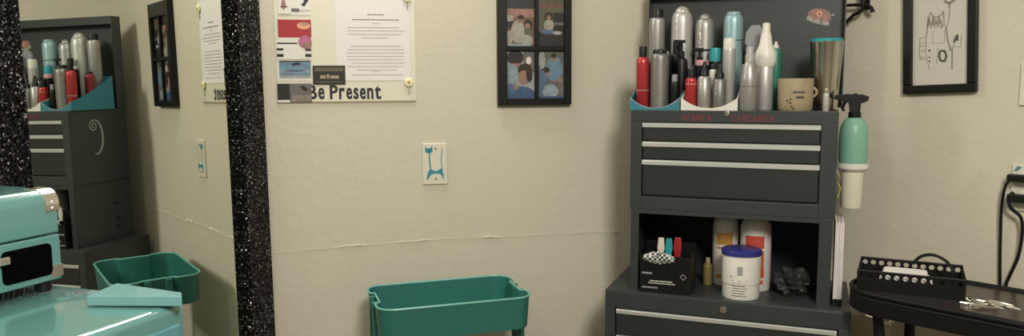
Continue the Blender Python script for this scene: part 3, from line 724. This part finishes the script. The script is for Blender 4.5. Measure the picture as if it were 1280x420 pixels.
# ---------------------------------------------------------------- poster, letter and cards on the back wall
def wbz(px, py, d=0): return WB.hit(px, py, -d)
PXL, PZB = wbz(347, 129.2); PXR, _ = wbz(520, 128.4); PZT = PZB+.43
t = thing('poster', 'cream wall poster reading Be Present below pinned papers', 'poster', WB.w(PXL, -.0002, PZB), WB.a)
bm = BM(); box(bm, 0, PXR-PXL, -.0012, 0, 0, PZT-PZB); link('sheet', bm, POSTER, t)
bm = BM(); box(bm, 0, PXR-PXL, -.0030, -.0012, 0, .0045); link('bottom_edge', bm, PH['gold'], t)
xa, za = wbz(374, 123.5); xb, _ = wbz(476.5, 123.5); _, zt_ = wbz(425, 106.5)
par = t; word = BM()
for chx, pa_, pb_, top_ in (('B', 385, 396.5, 106.3), ('e', 398, 406, 109.8), ('P', 412.5, 422.5, 106.3), ('r', 424, 431.5, 109.8), ('e', 433, 440.5, 109.8), ('s', 442, 448.5, 109.8), ('e', 450, 457.5, 109.8), ('n', 459, 467, 109.8), ('t', 468.5, 476.5, 107)):
    xa_, za_ = wbz(pa_, 124); xb_, _ = wbz(pb_, 124); _, zt2 = wbz((pa_+pb_)/2, top_)
    for sh in (0, .0011):
        g = textbm(chx, xb_-xa_-.0011, zt2-za_, .02); me_ = bpy.data.meshes.new('g')
        bmesh.ops.translate(g, verts=g.verts, vec=(xa_-PXL+sh, -.0014-sh*.1, za_-PZB)); g.to_mesh(me_); g.free(); word.from_mesh(me_)
link('lettering', word, INK, t)
# letter
xa, za = wbz(421.5, 107); xb, _ = wbz(513.5, 107); lw = xb-xa; lh = lw*1.29
t = thing('letter_page', 'white typed letter page pinned over the poster', 'paper', WB.w(xa, -.0018, za), WB.a)
bm = BM(); box(bm, 0, lw, -.0006, 0, .014, lh); link('page', bm, PAPER, t)
bm = BM()
def tl(px0, px1, py, h_=.0018, lo=.002, hi=.008, mi=0):
    x0, z_ = wbz(px0, py); x1, _ = wbz(px1, py); dashes(bm, x0-xa, x1-xa, z_-za, h_, -.0007, mi, lo, hi, .001)
tl(459, 480, 18.8, .0026, mi=1); tl(440, 499, 25, .0026, mi=1); tl(465, 475, 29.8, .0024)
for k, (a_, b_) in enumerate([(435, 499), (434, 505), (434, 502), (452, 484)]): tl(a_, b_, 34.6+k*4.3)
for k, (a_, b_) in enumerate([(439, 501), (434, 504), (434, 505), (434, 505), (435, 503), (440, 505), (434, 504), (446, 496)]): tl(a_, b_, 58+k*4.25)
tl(466, 474, 89.8); tl(440, 504, 94)
link('typed_lines', bm, [GREYINK, mat('dark_grey_ink', (.2, .19, .19), .8)], t)
# cards
def card(label, px0, px1, py0, py1, base, shapes, depth, name='photo_card', cat='card', tilt=0):
    x0, z0 = wbz(px0, py1); x1, _ = wbz(px1, py1); _, z1 = wbz((px0+px1)/2, py0)
    t = thing(name, label, cat, WB.w(x0, -depth, z0), WB.a, ry=tilt)
    W_, H_ = x1-x0, z1-z0
    bm = BM(); box(bm, 0, W_, -.0008, 0, 0, H_, PK.index(base)); link('card', bm, PM, t)
    bm = BM()
    for i, s_ in enumerate(shapes):
        kind, k, a, b_, c_, d_ = s_[:6]; yy = -.00085-.00012*i
        if kind == 'e': ell(bm, W_*a, H_*b_, W_*c_, H_*d_, yy, PK.index(k), s_[6] if len(s_) > 6 else 0, t=.0001)
        else: box(bm, W_*a, W_*b_, yy-.0001, yy, H_*c_, H_*d_, PK.index(k))
    link('print', bm, PM, t)
card('white card with small sketches at the top of the card column', 347.5, 388, -14, 18.5, 'white', [('e', 'rose', .18, .40, .07, .2), ('b', 'brown', .08, .30, .28, .34), ('e', 'dark', .88, .55, .06, .16, -.6), ('e', 'dark', .80, .40, .07, .06), ('b', 'grey', .42, .66, .12, .25), ('b', 'edge', .66, 1, .16, .18), ('b', 'edge', 0, .4, .02, .04)], .0018)
card('red card with coral and mauve flowers in the card column', 347, 389.5, 24.5, 50, 'white', [('b', 'red', 0.02, 1, .12, 1), ('e', 'coral', .78, .70, .20, .17), ('e', 'gold', .80, .78, .12, .08)], .0018)
card('white card with black side bars and a mauve flower below the red card', 346.5, 389.5, 50.5, 74, 'white', [('b', 'dark', .02, .6, .80, .88), ('b', 'dark', 0, .19, .46, .58), ('b', 'dark', 0, .19, .12, .28), ('b', 'dark', .82, 1, .44, .56), ('b', 'dark', .82, 1, .12, .28), ('e', 'mauve', .83, .92, .20, .34), ('e', 'rose', .88, .74, .14, .2)], .0030)
card('blue seascape photo card with a dark fin in the card column', 347.5, 390, 76, 101, 'white', [('b', 'sky', .05, .98, .12, .96), ('b', 'lake', .05, .98, .40, .55), ('b', 'lightgrey', .05, .98, .12, .26), ('e', 'dark', .55, .84, .14, .07, .1), ('b', 'dark', .05, .98, .95, 1.0), ('e', 'blue', .5, .5, .3, .04)], .0018)
card('dark grey photo card at the foot of the card column', 347.5, 390, 104.5, 128.5, 'grey', [('b', 'dark', 0, .36, .16, 1), ('b', 'white', 0, .36, .02, .14), ('e', 'dark', .78, .75, .12, .10, -.6), ('b', 'edge', .40, .98, .05, .4)], .0034)
card('small black business card with pale lettering overlapping the letter', 391.5, 432, 82, 106, 'dark', [('b', 'olive', .06, .94, .70, .90), ('b', 'gold', .22, .40, .32, .50), ('b', 'gold', .43, .50, .32, .55), ('b', 'gold', .53, .80, .32, .48), ('b', 'olive', .08, .92, .12, .17)], .0030, name='business_card')
# flower pins
def flower(label, px, py):
    x0, z0 = wbz(px, py, .006)
    t = thing('flower_pin', label, 'pin', WB.w(x0, -.0026, z0), WB.a, 'flower pins holding the letter')
    bm = BM()
    for k in range(7):
        a = k*2*math.pi/7; bmesh.ops.create_icosphere(bm, subdivisions=2, radius=.0068, matrix=Matrix.Translation((.0078*math.cos(a), -.0042, .0078*math.sin(a))) @ Matrix.Diagonal((1, .42, 1, 1)))
    link('petals', bm, PETAL, t, smooth=True)
    bm = BM(); bmesh.ops.create_icosphere(bm, subdivisions=2, radius=.0045, matrix=Matrix.Translation((0, -.007, 0)) @ Matrix.Diagonal((1, .7, 1, 1))); link('centre', bm, PETALC, t, smooth=True)
    bm = BM(); tube(bm, [(0, -.002, -.006), (.001, -.002, -.018), (-.001, -.002, -.034)], .0011, seg=6)
    bm2 = link('stem', bm, STEM, t)
flower('cream flower pin at the lower right corner of the letter', 511, 103)
flower('cream flower pin at the upper right corner of the letter', 509, -3)

# ---------------------------------------------------------------- painted wall plate
x0, z0 = wbz(528.5, 231, .006); x1, _ = wbz(559.5, 230, .006); _, z1 = wbz(544, 179, .006)
W_ = x1-x0; H_ = z1-z0
t = thing('wall_plate', 'ivory wall plate painted with a teal cat on the back wall', 'wall plate', WB.w(x0, -.0003, z0), WB.a)
bm = BM(); box(bm, 0, W_, -.006, 0, 0, H_); link('plate', bm, CREAMP, t, bevel=.002)
bm = BM(); TE = PH['teal']
prism(bm, [(W_*a, H_*b_) for a, b_ in ((.22, .30), (.30, .38), (.45, .33), (.60, .33), (.78, .40), (.86, .20), (.80, .17), (.72, .25), (.50, .27), (.34, .24), (.20, .12), (.16, .15))], 'y', -.0064, -.0060)
prism(bm, [(W_*a, H_*b_) for a, b_ in ((.12, .80), (.12, .94), (.18, .88), (.32, .88), (.40, .94), (.42, .80), (.33, .76), (.20, .76))], 'y', -.0064, -.0060)
stroke(bm, [(W_*.28, H_*.78), (W_*.29, H_*.55), (W_*.33, H_*.34)], .0040, -.0060); stroke(bm, [(W_*.80, H_*.86), (W_*.76, H_*.60), (W_*.78, H_*.36)], .0026, -.0060)
for s_ in ((.22, .18, .18, .12), (.80, .2, .84, .12)): stroke(bm, [(W_*s_[0], H_*s_[1]), (W_*s_[2], H_*s_[3])], .003, -.0060)
link('painted_cat', bm, TE, t)
for zf in (.87, .14):
    bm = BM(); prism(bm, [(W_*.53+.0032*math.cos(k*.524), H_*zf+.0032*math.sin(k*.524)) for k in range(12)], 'y', -.0075, -.006); link('screw', bm, PH['edge'], t)

# ---------------------------------------------------------------- outlet, plugs and flexes on the right wall
def wrz(px, py, d=0): return WR.hit(px, py, -d)
x0, z1 = wrz(1265.5, 205, .006); W_ = .072; H_ = .117; z0 = z1-H_
t = thing('power_outlet', 'ivory double power outlet with a blue painted corner at the right edge', 'outlet', WR.w(x0, -.0003, z0), WR.a)
bm = BM(); box(bm, 0, W_, -.006, 0, 0, H_); link('plate', bm, CREAMP, t, bevel=.002)
bm = BM(); prism(bm, rrect(.019, .053, H_*.56, H_*.86, .008), 'y', -.008, -.006); prism(bm, rrect(.019, .053, H_*.14, H_*.44, .008), 'y', -.008, -.006); link('sockets', bm, WHITEP, t)
bm = BM(); prism(bm, [(.003, H_*.84), (.012, H_*.97), (.022, H_*.94), (.012, H_*.86)], 'y', -.0064, -.006); link('blue_paint', bm, PH['sky'], t)
def bez(pts, n=10):
    out = []
    P = [pts[0]]+list(pts)+[pts[-1]]
    for i in range(1, len(P)-2):
        for k in range(n):
            t_ = k/n; a, b_, c_, d_ = [Vector(q) for q in P[i-1:i+3]]
            out.append(.5*((2*b_)+(-a+c_)*t_+(2*a-5*b_+4*c_-d_)*t_**2+(-a+3*b_-3*c_+d_)*t_**3))
    out.append(Vector(pts[-1])); return out
def wp(px, py, d): s_, z_ = WR.hit(px, py, -d); return (s_, -d, z_)
zA = z0+H_*.71; zB_ = z0+H_*.29
t = thing('plug', 'black plug in the upper socket of the right-hand outlet, its flex hanging straight', 'plug', WR.w(x0, 0, 0), WR.a)
bm = BM(); box(bm, -.004, .054, -.034, -.0082, zA-.008, zA+.010); link('plug_body', bm, BLACK, t, bevel=.003)
q = [wp(1265, 224, .022), wp(1258, 230, .025), wp(1254, 244, .024), wp(1251.5, 265, .018), wp(1250.5, 300, .012), wp(1250, 335, .010), wp(1250, 380, .008), wp(1250, 425, .008)]
bm = BM(); tube(bm, [(a-x0, b_, c_) for a, b_, c_ in [tuple(v) for v in bez(q)]], .0036, seg=8); link('flex', bm, BLACK, t, smooth=True)
t = thing('plug', 'black plug in the lower socket of the right-hand outlet, its flex looping below', 'plug', WR.w(x0, 0, 0), WR.a)
bm = BM(); box(bm, -.001, .054, -.036, -.0082, zB_-.010, zB_+.010); link('plug_body', bm, BLACK, t, bevel=.003)
q = [wp(1267, 240, .026), wp(1261.5, 246, .030), wp(1262, 257, .032), wp(1268, 264, .030), wp(1276, 272, .026), wp(1278, 290, .022), wp(1273, 320, .018), wp(1262, 345, .014), wp(1257, 360, .016), wp(1254, 400, .012)]
bm = BM(); tube(bm, [(a-x0, b_, c_) for a, b_, c_ in [tuple(v) for v in bez(q)]], .0042, seg=8); link('flex', bm, BLACK, t, smooth=True)

x0, z1 = wrz(1276.5, 79, .006); _, z0 = wrz(1276.5, 132, .006)
t = thing('light_switch', 'ivory light switch plate at the far right edge above the power outlet', 'switch', WR.w(x0, -.0003, z0), WR.a)
bm = BM(); box(bm, 0, .072, -.006, 0, 0, z1-z0); link('plate', bm, CREAMP, t, bevel=.002)
bm = BM(); box(bm, .031, .041, -.014, -.006, (z1-z0)/2-.010, (z1-z0)/2+.012); link('toggle', bm, WHITEP, t, bevel=.002)

# ---------------------------------------------------------------- teal utility cart by the back wall
ZC = .765
c0 = WB.hitz(458, 357.5, ZC); c1 = WB.hitz(626, 344, ZC); c2 = WB.hitz(481, 385.5, ZC); c3 = WB.hitz(663.5, 371, ZC)
print('cart', c0, c1, c2, c3)
ux0 = (c0[0]+c2[0])/2-.010; ux1 = (c1[0]+c3[0])/2+.012; vy0 = (c2[1]+c3[1])/2-.012; vy1 = min((c0[1]+c1[1])/2, -.02)
t = thing('utility_cart', 'teal metal utility cart pushed against the cream wall', 'cart', WB.w((ux0+ux1)/2, (vy0+vy1)/2-.006, 0), WB.a+R(5.5))
L = (ux1-ux0); Wd = (vy1-vy0)
def notched(d, r):
    pts = rrect(-L/2+d, L/2-d, -Wd/2+d, Wd/2-d, r, 8); out = []
    nd = .014
    # rrect order: right-back corner, left-back, left-front, right-front
    a, b_, c_, e_ = pts[0:9], pts[9:18], pts[18:27], pts[27:36]
    def nt_(sx, ys):
        X = sx*(L/2-d); Xi = X-sx*nd
        return [(X, ys*.058), (X-sx*.003, ys*.054), (Xi+sx*.003, ys*.049), (Xi, ys*.045), (Xi, -ys*.045), (Xi+sx*.003, -ys*.049), (X-sx*.003, -ys*.054), (X, -ys*.058)]
    return a+b_+nt_(-1, 1)+c_+e_+nt_(1, -1)
def tray(zt_, hgt, name='tray'):
    bm = BM(); n = 8; outer = notched(0, .045); inner = notched(.003, .042)
    bot = notched(.006, .04); ib = notched(.009, .038)
    A = [bm.verts.new((x, y, zt_)) for x, y in outer]; B = [bm.verts.new((x, y, zt_)) for x, y in inner]
    Cc = [bm.verts.new((x, y, zt_-hgt)) for x, y in bot]; D = [bm.verts.new((x, y, zt_-hgt+.003)) for x, y in ib]
    m = len(A)
    for k in range(m):
        j = (k+1) % m
        bm.faces.new((A[k], A[j], B[j], B[k])); bm.faces.new((A[k], Cc[k], Cc[j], A[j])); bm.faces.new((B[k], B[j], D[j], D[k]))
    bm.faces.new(D); bm.faces.new(Cc[::-1])
    bmesh.ops.recalc_face_normals(bm, faces=bm.faces)
    o = link(name, bm, CART, t, smooth=True)
    bm = BM(); tube(bm, [(x, y, zt_+.001) for x, y in outer], .0032, seg=8, closed=True); link('rim', bm, CARTRIM, o, smooth=True)
    return o
tray(ZC, .088); tray(.47, .088); tray(.19, .088)
for sx in (-1, 1):
    for dy in (-.030, .030):
        bm = BM(); x = sx*(L/2-.004)
        prism(bm, rrect(x-.008, x+.008, dy-.010, dy+.010, .005, 3), 'z', .075, ZC-.002)
        link('leg', bm, CART, t, smooth=True)
        bm = BM(); prism(bm, [(dy+.028*math.cos(k*.2618), .028+.028*math.sin(k*.2618)) for k in range(24)], 'x', x-.010, x+.010)
        box(bm, x-.014, x-.011, dy-.012, dy+.012, .03, .075); box(bm, x+.011, x+.014, dy-.012, dy+.012, .03, .075); link('caster', bm, BLACK, t)
    bm = BM(); x = sx*(L/2-.004); tube(bm, [(x, -.022, ZC-.05), (x, .022, ZC-.05)], .005, seg=8); link('bracket', bm, CART, t)

# ---------------------------------------------------------------- black salon trolley, basket and clips at the right
ZTB = H-.505
f0 = WR.hitz(1058, 360, ZTB); f1 = WR.hitz(1204, 389, ZTB); b0 = WR.hitz(1209, 349.5, ZTB); b1 = WR.hitz(1280, 363, ZTB)
print('table', f0, f1, b0, b1)
TX0 = .553; TX1 = 1.06; TY0 = -.425; TY1 = -.128
t = thing('trolley_table', 'black rimmed trolley table with dark brown top beside the tool cabinet', 'table', WR.w(0, 0, 0), WR.a)
bm = BM(); prism(bm, rrect(TX0, TX1, TY0, TY1, .11, 10), 'z', ZTB-.055, ZTB-.012); link('apron', bm, BLACKSAT, t, bevel=.004)
bm = BM(); prism(bm, rrect(TX0+.012, TX1-.012, TY0+.012, TY1-.012, .10, 10), 'z', ZTB-.012, ZTB-.006); link('table_top', bm, BROWNTOP, t)
bm = BM(); tube(bm, [(x, y, ZTB-.006) for x, y in rrect(TX0+.005, TX1-.005, TY0+.005, TY1-.005, .105, 10)], .007, seg=10, closed=True); link('rim', bm, BLACKSAT, t, smooth=True)
for (x, y, x2, y2) in ((TX0+.085, TY0+.05, TX0+.135, TY0+.045), (TX0+.09, TY1-.05, TX0+.09, TY1-.05), (TX1-.12, TY0+.06, TX1-.10, TY0+.05), (TX1-.06, TY1-.05, TX1-.06, TY1-.05), ):
    bm = BM(); tube(bm, [(x, y, ZTB-.05), ((x+x2)/2, (y+y2)/2, ZTB-.25), (x2, y2, .05)], .0125, seg=12); link('leg', bm, BLACKSAT, t, smooth=True)
    bm = BM(); lathe(bm, [(.02, 0), (.024, .01), (.024, .04), (.014, .055)], cx=x2, cy=y2); link('foot', bm, BLACK, t, smooth=True)
bm = BM(); box(bm, TX0+.05, TX1-.07, TY0+.05, TY1-.05, .30, .315); link('shelf', bm, BLACKSAT, t, bevel=.003)
bm = BM(); tube(bm, [(TX0+.03, TY0+.10, ZTB-.055), (TX0+.04, TY0+.10, ZTB-.085), (TX0+.10, TY0+.09, ZTB-.09), (TX0+.12, TY0+.09, ZTB-.055)], .004, seg=8); link('pull', bm, CHROME, t, smooth=True)
# basket
zt0 = ZTB-.006
a0 = WR.hitz(1071, 362, zt0); a1 = WR.hitz(1206, 376.5, zt0); print('basket', a0, a1)
bx0, by0 = a0; dxy = Vector((a1[0]-a0[0], a1[1]-a0[1])); BLn = dxy.length; bang = math.atan2(dxy.y, dxy.x)
BWd = .155; BH = .048
p = WR.w(bx0, by0, zt0)
t = thing('wire_basket', 'black metal basket with punched round holes on the trolley table', 'basket', p, WR.a+bang)
def punched(x0, x1, z0, z1, rows, r, spacing):
    """2-D wall (list of quads) with round holes: each cell is a square ring"""
    cells = []
    nx = max(1, int((x1-x0)/spacing)); cw_ = (x1-x0)/nx; zlo = z0
    for (za, zb2, has) in rows:
        for i in range(nx):
            xa = x0+i*cw_; xb = xa+cw_
            if not has: cells.append([(xa, za), (xb, za), (xb, zb2), (xa, zb2)]); continue
            cx_, cz_ = (xa+xb)/2, (za+zb2)/2; N = 12; ring = []
            for k in range(N):
                a = 2*math.pi*(k+.5)/N; c_, s_ = math.cos(a), math.sin(a)
                m_ = max(abs(c_)/(cw_/2), abs(s_)/((zb2-za)/2)); ring.append(((cx_+c_/m_, cz_+s_/m_), (cx_+r*c_, cz_+r*s_)))
            for k in range(N):
                o1, i1 = ring[k]; o2, i2 = ring[(k+1) % N]
                # insert the square's corner where the outer edge turns
                e1 = abs(abs(o1[0]-cx_)-cw_/2) < 1e-6; e2 = abs(abs(o2[0]-cx_)-cw_/2) < 1e-6
                if e1 != e2:
                    cor = (o1[0] if e1 else o2[0], o2[1] if e1 else o1[1]); cells.append([o1, cor, o2, i2, i1])
                else: cells.append([o1, o2, i2, i1])
    return cells
rows = [(0, .027, False), (.027, BH, True)]
def basket_wall(name, f3, n_):
    bm = BM()
    for c_ in punched(0, n_, 0, BH, rows, .0062, .0185): bm.faces.new([bm.verts.new(f3(*q)) for q in c_])
    bmesh.ops.remove_doubles(bm, verts=bm.verts, dist=1e-5)
    o = link(name, bm, BLACKSAT, t); md = o.modifiers.new('s', 'SOLIDIFY'); md.thickness = .0022; md.offset = 0
basket_wall('side', lambda x, z: (x, 0, z), BLn); basket_wall('side', lambda x, z: (x, BWd, z), BLn)
basket_wall('end', lambda x, z: (0, x, z), BWd); basket_wall('end', lambda x, z: (BLn, x, z), BWd)
bm = BM(); box(bm, .001, BLn-.001, .001, BWd-.001, .0, .003); link('base', bm, BLACKSAT, t)
bm = BM(); tube(bm, [(0, 0, BH), (BLn, 0, BH), (BLn, BWd, BH), (0, BWd, BH)], .0028, seg=8, closed=True); link('rim', bm, BLACKSAT, t)
bm = BM(); tube(bm, bez([(BLn*.52, BWd*.85, BH), (BLn*.60, BWd*.8, BH+.022), (BLn*.72, BWd*.72, BH+.030), (BLn*.84, BWd*.60, BH+.020), (BLn*.92, BWd*.5, BH-.004)]), .004, seg=8); link('handle', bm, BLACKSAT, t, smooth=True)
# folded white towel in basket
t = thing('folded_towel', 'folded white towel lying inside the black punched basket', 'towel', p+(WR.x*math.cos(bang)+WR.y*math.sin(bang))*.0, WR.a+bang)
bm = BM()
for k, (z0_, z1_) in enumerate(((.0035, .014), (.0145, .025), (.0255, .036))):
    prism(bm, rrect(.045+.004*k, BLn*.72-.006*k, .012, BWd-.015-.004*k, .012, 5), 'z', z0_, z1_)
link('towel_folds', bm, PAPER, t, bevel=.004)
# silver clips
base = []
for i, (px, py, ang, ln) in enumerate(((1207, 374, .1, .05), (1222, 378, -.35, .055), (1216, 381, .5, .05), (1236, 379, .15, .055), (1244, 383, -.5, .05), (1232, 385, .7, .045), (1252, 380, .05, .05), (1262, 384, -.2, .05))):
    base.append((WR.hitz(px, py, zt0+.002), ang, ln))
wherec = ['nearest the basket corner', 'second from the basket', 'pointing at the table edge left of the heap', 'in the middle of the heap', 'crossing the middle clip', 'nearest the front edge of the table', 'on the far side towards the outlet flexes', 'furthest right of the heap']
proto = None
for i, ((x, y), ang, ln) in enumerate(base):
    loc = WR.w(x, y, zt0); rz_ = WR.a+ang
    if proto is None:
        proto = thing('sectioning_clip', '', 'hair clip', loc, rz_, 'silver hair clips heaped on the trolley table')
        bm = BM(); prism(bm, [(-.026, -.003), (.0, -.0045), (.022, -.0035), (.024, 0), (.022, .0035), (0, .0045), (-.026, .003)], 'z', .0, .0018); a = link('blade', bm, CHROME, proto)
        bm = BM(); tube(bm, [(-.026, 0, .006), (-.010, 0, .0045), (.008, 0, .0036), (.024, 0, .0026)], [.0016, .003, .0026, .0012], seg=8); b2 = link('arm', bm, CHROME, proto, smooth=True)
        bm = BM(); tube(bm, [(-.008, -.004, .0035), (-.008, .004, .0035)], .0022, seg=8); c2_ = link('spring', bm, CHROME, proto, smooth=True)
        r_ = proto
    else:
        r_ = proto.copy(); C.objects.link(r_); r_.location = loc; r_.rotation_euler = (0, 0, rz_)
        for q in (a, b2, c2_):
            c_ = q.copy(); C.objects.link(c_); c_.parent = r_
    if i in (2, 4, 6): r_.location.z += .0
    r_['label'] = 'silver metal hair clip ' + wherec[i]

# ---------------------------------------------------------------- wall mirror with glitter frame
TILT = -.0092
GX1, GX0 = -.108, -.748       # glass extent along the wall (x towards the corner)
MZ0, MZ1 = .25, 2.05
t = thing('wall_mirror', 'tall wall mirror in a thick black glitter frame', 'mirror', WM.w(0, -.0125, 0), WM.a, rx=TILT)
bm = BM(); box(bm, GX0-.01, GX1+.01, 0, .004, MZ0, MZ1); link('glass', bm, MIRR, t)
bm = BM(); FT = -.026
BW = .100
# inner lips are vertical on the wall; outer edges reach the corner
box(bm, GX1, GX1+BW, FT, .010, MZ0-BW, MZ1+BW); box(bm, GX0-.12, GX0, FT, .010, MZ0-BW, MZ1+BW)
box(bm, GX0, GX1, FT, .010, MZ0-BW, MZ0); box(bm, GX0, GX1, FT, .010, MZ1, MZ1+BW)
link('frame', bm, GLIT, t, bevel=.003)

# ---------------------------------------------------------------- aqua train case on a glossy aqua cabinet, left foreground
ZA = H-.335
AA = WM.a-R(3)
e = Frame(0, 0, AA)
q = Frame(0, 0, 0).hitz(229, 377, ZA); AQ = Frame(q[0], q[1], AA)     # far front corner of the cabinet
print('aqua corner', q)
LB_ = .75; DB = .33
t = thing('aqua_cabinet', 'glossy aqua drawer cabinet in the left foreground beneath the aqua case', 'cabinet', AQ.w(0, 0, 0), AQ.a)
bm = BM()
prof = [(0, .02), (0, ZA-.016)]
n = 8
for k in range(n+1):
    a = math.pi/2*k/n; prof.append((.014-.014*math.cos(a), ZA-.013+.013*math.sin(a)))
prof += [(DB*.5, ZA+.002), (DB-.02, ZA), (DB, ZA-.012), (DB, .02)]
prism(bm, prof, 'x', -LB_, 0); link('body', bm, AQUA, t, smooth=True, bevel=.004)
zz = ZA-.030
for hgt in (.12, .16, .20, .24):
    bm = BM(); box(bm, -LB_+.02, -.012, -.006, -.0002, zz-hgt, zz); d = link('drawer', bm, AQUA2, t, bevel=.003)
    bm = BM(); tube(bm, [(-LB_*.65, -.006, zz-.04), (-LB_*.65, -.022, zz-.042), (-LB_*.35, -.022, zz-.042), (-LB_*.35, -.006, zz-.04)], .005, seg=8); link('handle', bm, CHROME, d, smooth=True)
    zz -= hgt+.006
# aqua slab
hi = lambda px, py, z: AQ.hitz(px, py, z)
zs_ = ZA+.018
poly = [hi(107.5, 370, zs_), hi(227, 370.5, zs_), hi(227, 365.2, zs_), hi(146, 353.6, zs_)]
cxp = sum(p_[0] for p_ in poly)/4; cyp = sum(p_[1] for p_ in poly)/4
t = thing('hinged_panel', 'flat pale aqua panel lying on the end of the glossy aqua cabinet', 'panel', AQ.w(cxp, cyp, ZA+.0025), AQ.a)
bm = BM(); prism(bm, [(x-cxp, y-cyp) for x, y in poly], 'z', .0, zs_-ZA-.0025); link('panel', bm, mat('pale_aqua', (.20, .42, .44), .25, noise=.04, coat=.4), t, bevel=.0015)
# train case
qc = AQ.hitz(79, 352.5, ZA+.012); print('case corner', qc)
CL = .30; CDp = .17; CHh = .165
t = thing('train_case', 'aqua train case with chrome corners and a black front recess', 'case', AQ.w(qc[0], qc[1], ZA), AQ.a)
z1_ = .105   # lid split
def casebox(z0, z1, topround):
    bm = BM()
    if topround:
        r_ = .022; poly = [(0, z0), (0, z1-r_)]+[(r_-r_*math.cos(a), z1-r_+r_*math.sin(a)) for a in [math.pi/2*k/8 for k in range(1, 9)]]+[(CDp-r_+r_*math.sin(a), z1-r_+r_*math.cos(a)) for a in [math.pi/2*k/8 for k in range(0, 9)]]+[(CDp, z0)]
    else: poly = [(0, z0), (0, z1), (CDp, z1), (CDp, z0)]
    prism(bm, poly, 'x', -CL, 0); return bm
_, ztc = AQ.hit(79, 235, qc[1]); _, zsp = AQ.hit(79, 290, qc[1]); _, zbt = AQ.hit(79, 352.5, qc[1])
CHh = ztc-ZA; z1_ = zsp-ZA; print('case h', CHh, z1_)
bm = casebox(z1_+.001, CHh, True); link('lid', bm, AQUA, t, smooth=True, bevel=.003)
bm = casebox(.019, z1_-.001, False); base_ = link('case_body', bm, AQUA, t, bevel=.003)
def cs(px, py): s_, z_ = AQ.hit(px, py, qc[1]); return s_-qc[0], z_-ZA
rx0, ra = cs(4, 362); rx1, rb_ = cs(63, 303)
ra = cs(63, 343)[1]
bm = BM(); prism(bm, rrect(rx0, rx1, ra, rb_, .008, 5), 'y', -.0015, .0005); link('recess', bm, mat('matt_black', (.002, .002, .002), 1, spec=0.02), t)
bm = BM(); x_, z_ = cs(3, 326); box(bm, x_-.02, x_+.006, -.010, -.0015, z_-.006, z_+.006); link('latch', bm, CHROME, t, bevel=.002)
for (zc0, zc1, nm_) in ((CHh-.034, CHh+.0015, 'corner_guard'), (.024, .043, 'corner_guard')):
    bm = BM()
    if zc1 > CHh:
        r_ = .023
        pf = [(-.0018, zc0), (-.0018, CHh-r_)]+[(r_-(r_+.0018)*math.cos(a), CHh-r_+(r_+.0018)*math.sin(a)) for a in [math.pi/2*k/6 for k in range(1, 7)]]+[(.045, CHh+.0018), (.045, CHh+.0002), (r_, CHh+.0002)]+[(r_-r_*math.cos(a), CHh-r_+r_*math.sin(a)) for a in [math.pi/2*k/6 for k in range(5, 0, -1)]]+[(0, CHh-r_), (0, zc0)]
        prism(bm, pf, 'x', -.022, .0018)
        for zz_ in (zc0+.006, zc0+.016): lathe(bm, [(.0025, -.001), (.0018, .001), (0, .0015)], cx=-.012, cy=-.003, cz=zz_, seg=8)
        box(bm, .0002, .0018, 0, .03, zc0, CHh-.022)
    else:
        box(bm, -.020, .0012, -.0012, -.0001, zc0, zc1); box(bm, .0002, .0012, -.0001, .02, zc0, zc1)
    link(nm_, bm, CHROME, t, bevel=.0006)
bm = BM(); box(bm, .0002, .006, .030, .050, z1_-.012, z1_+.008); link('hinge', bm, CHROME, t, bevel=.001)
for fx in (-.022, -CL+.03):
    for fy in (.018, CDp-.02):
        bm = BM(); lathe(bm, [(.011, 0), (.013, .002), (.013, .019)], cx=fx, cy=fy, cz=.0022); link('foot', bm, BLACK, t)
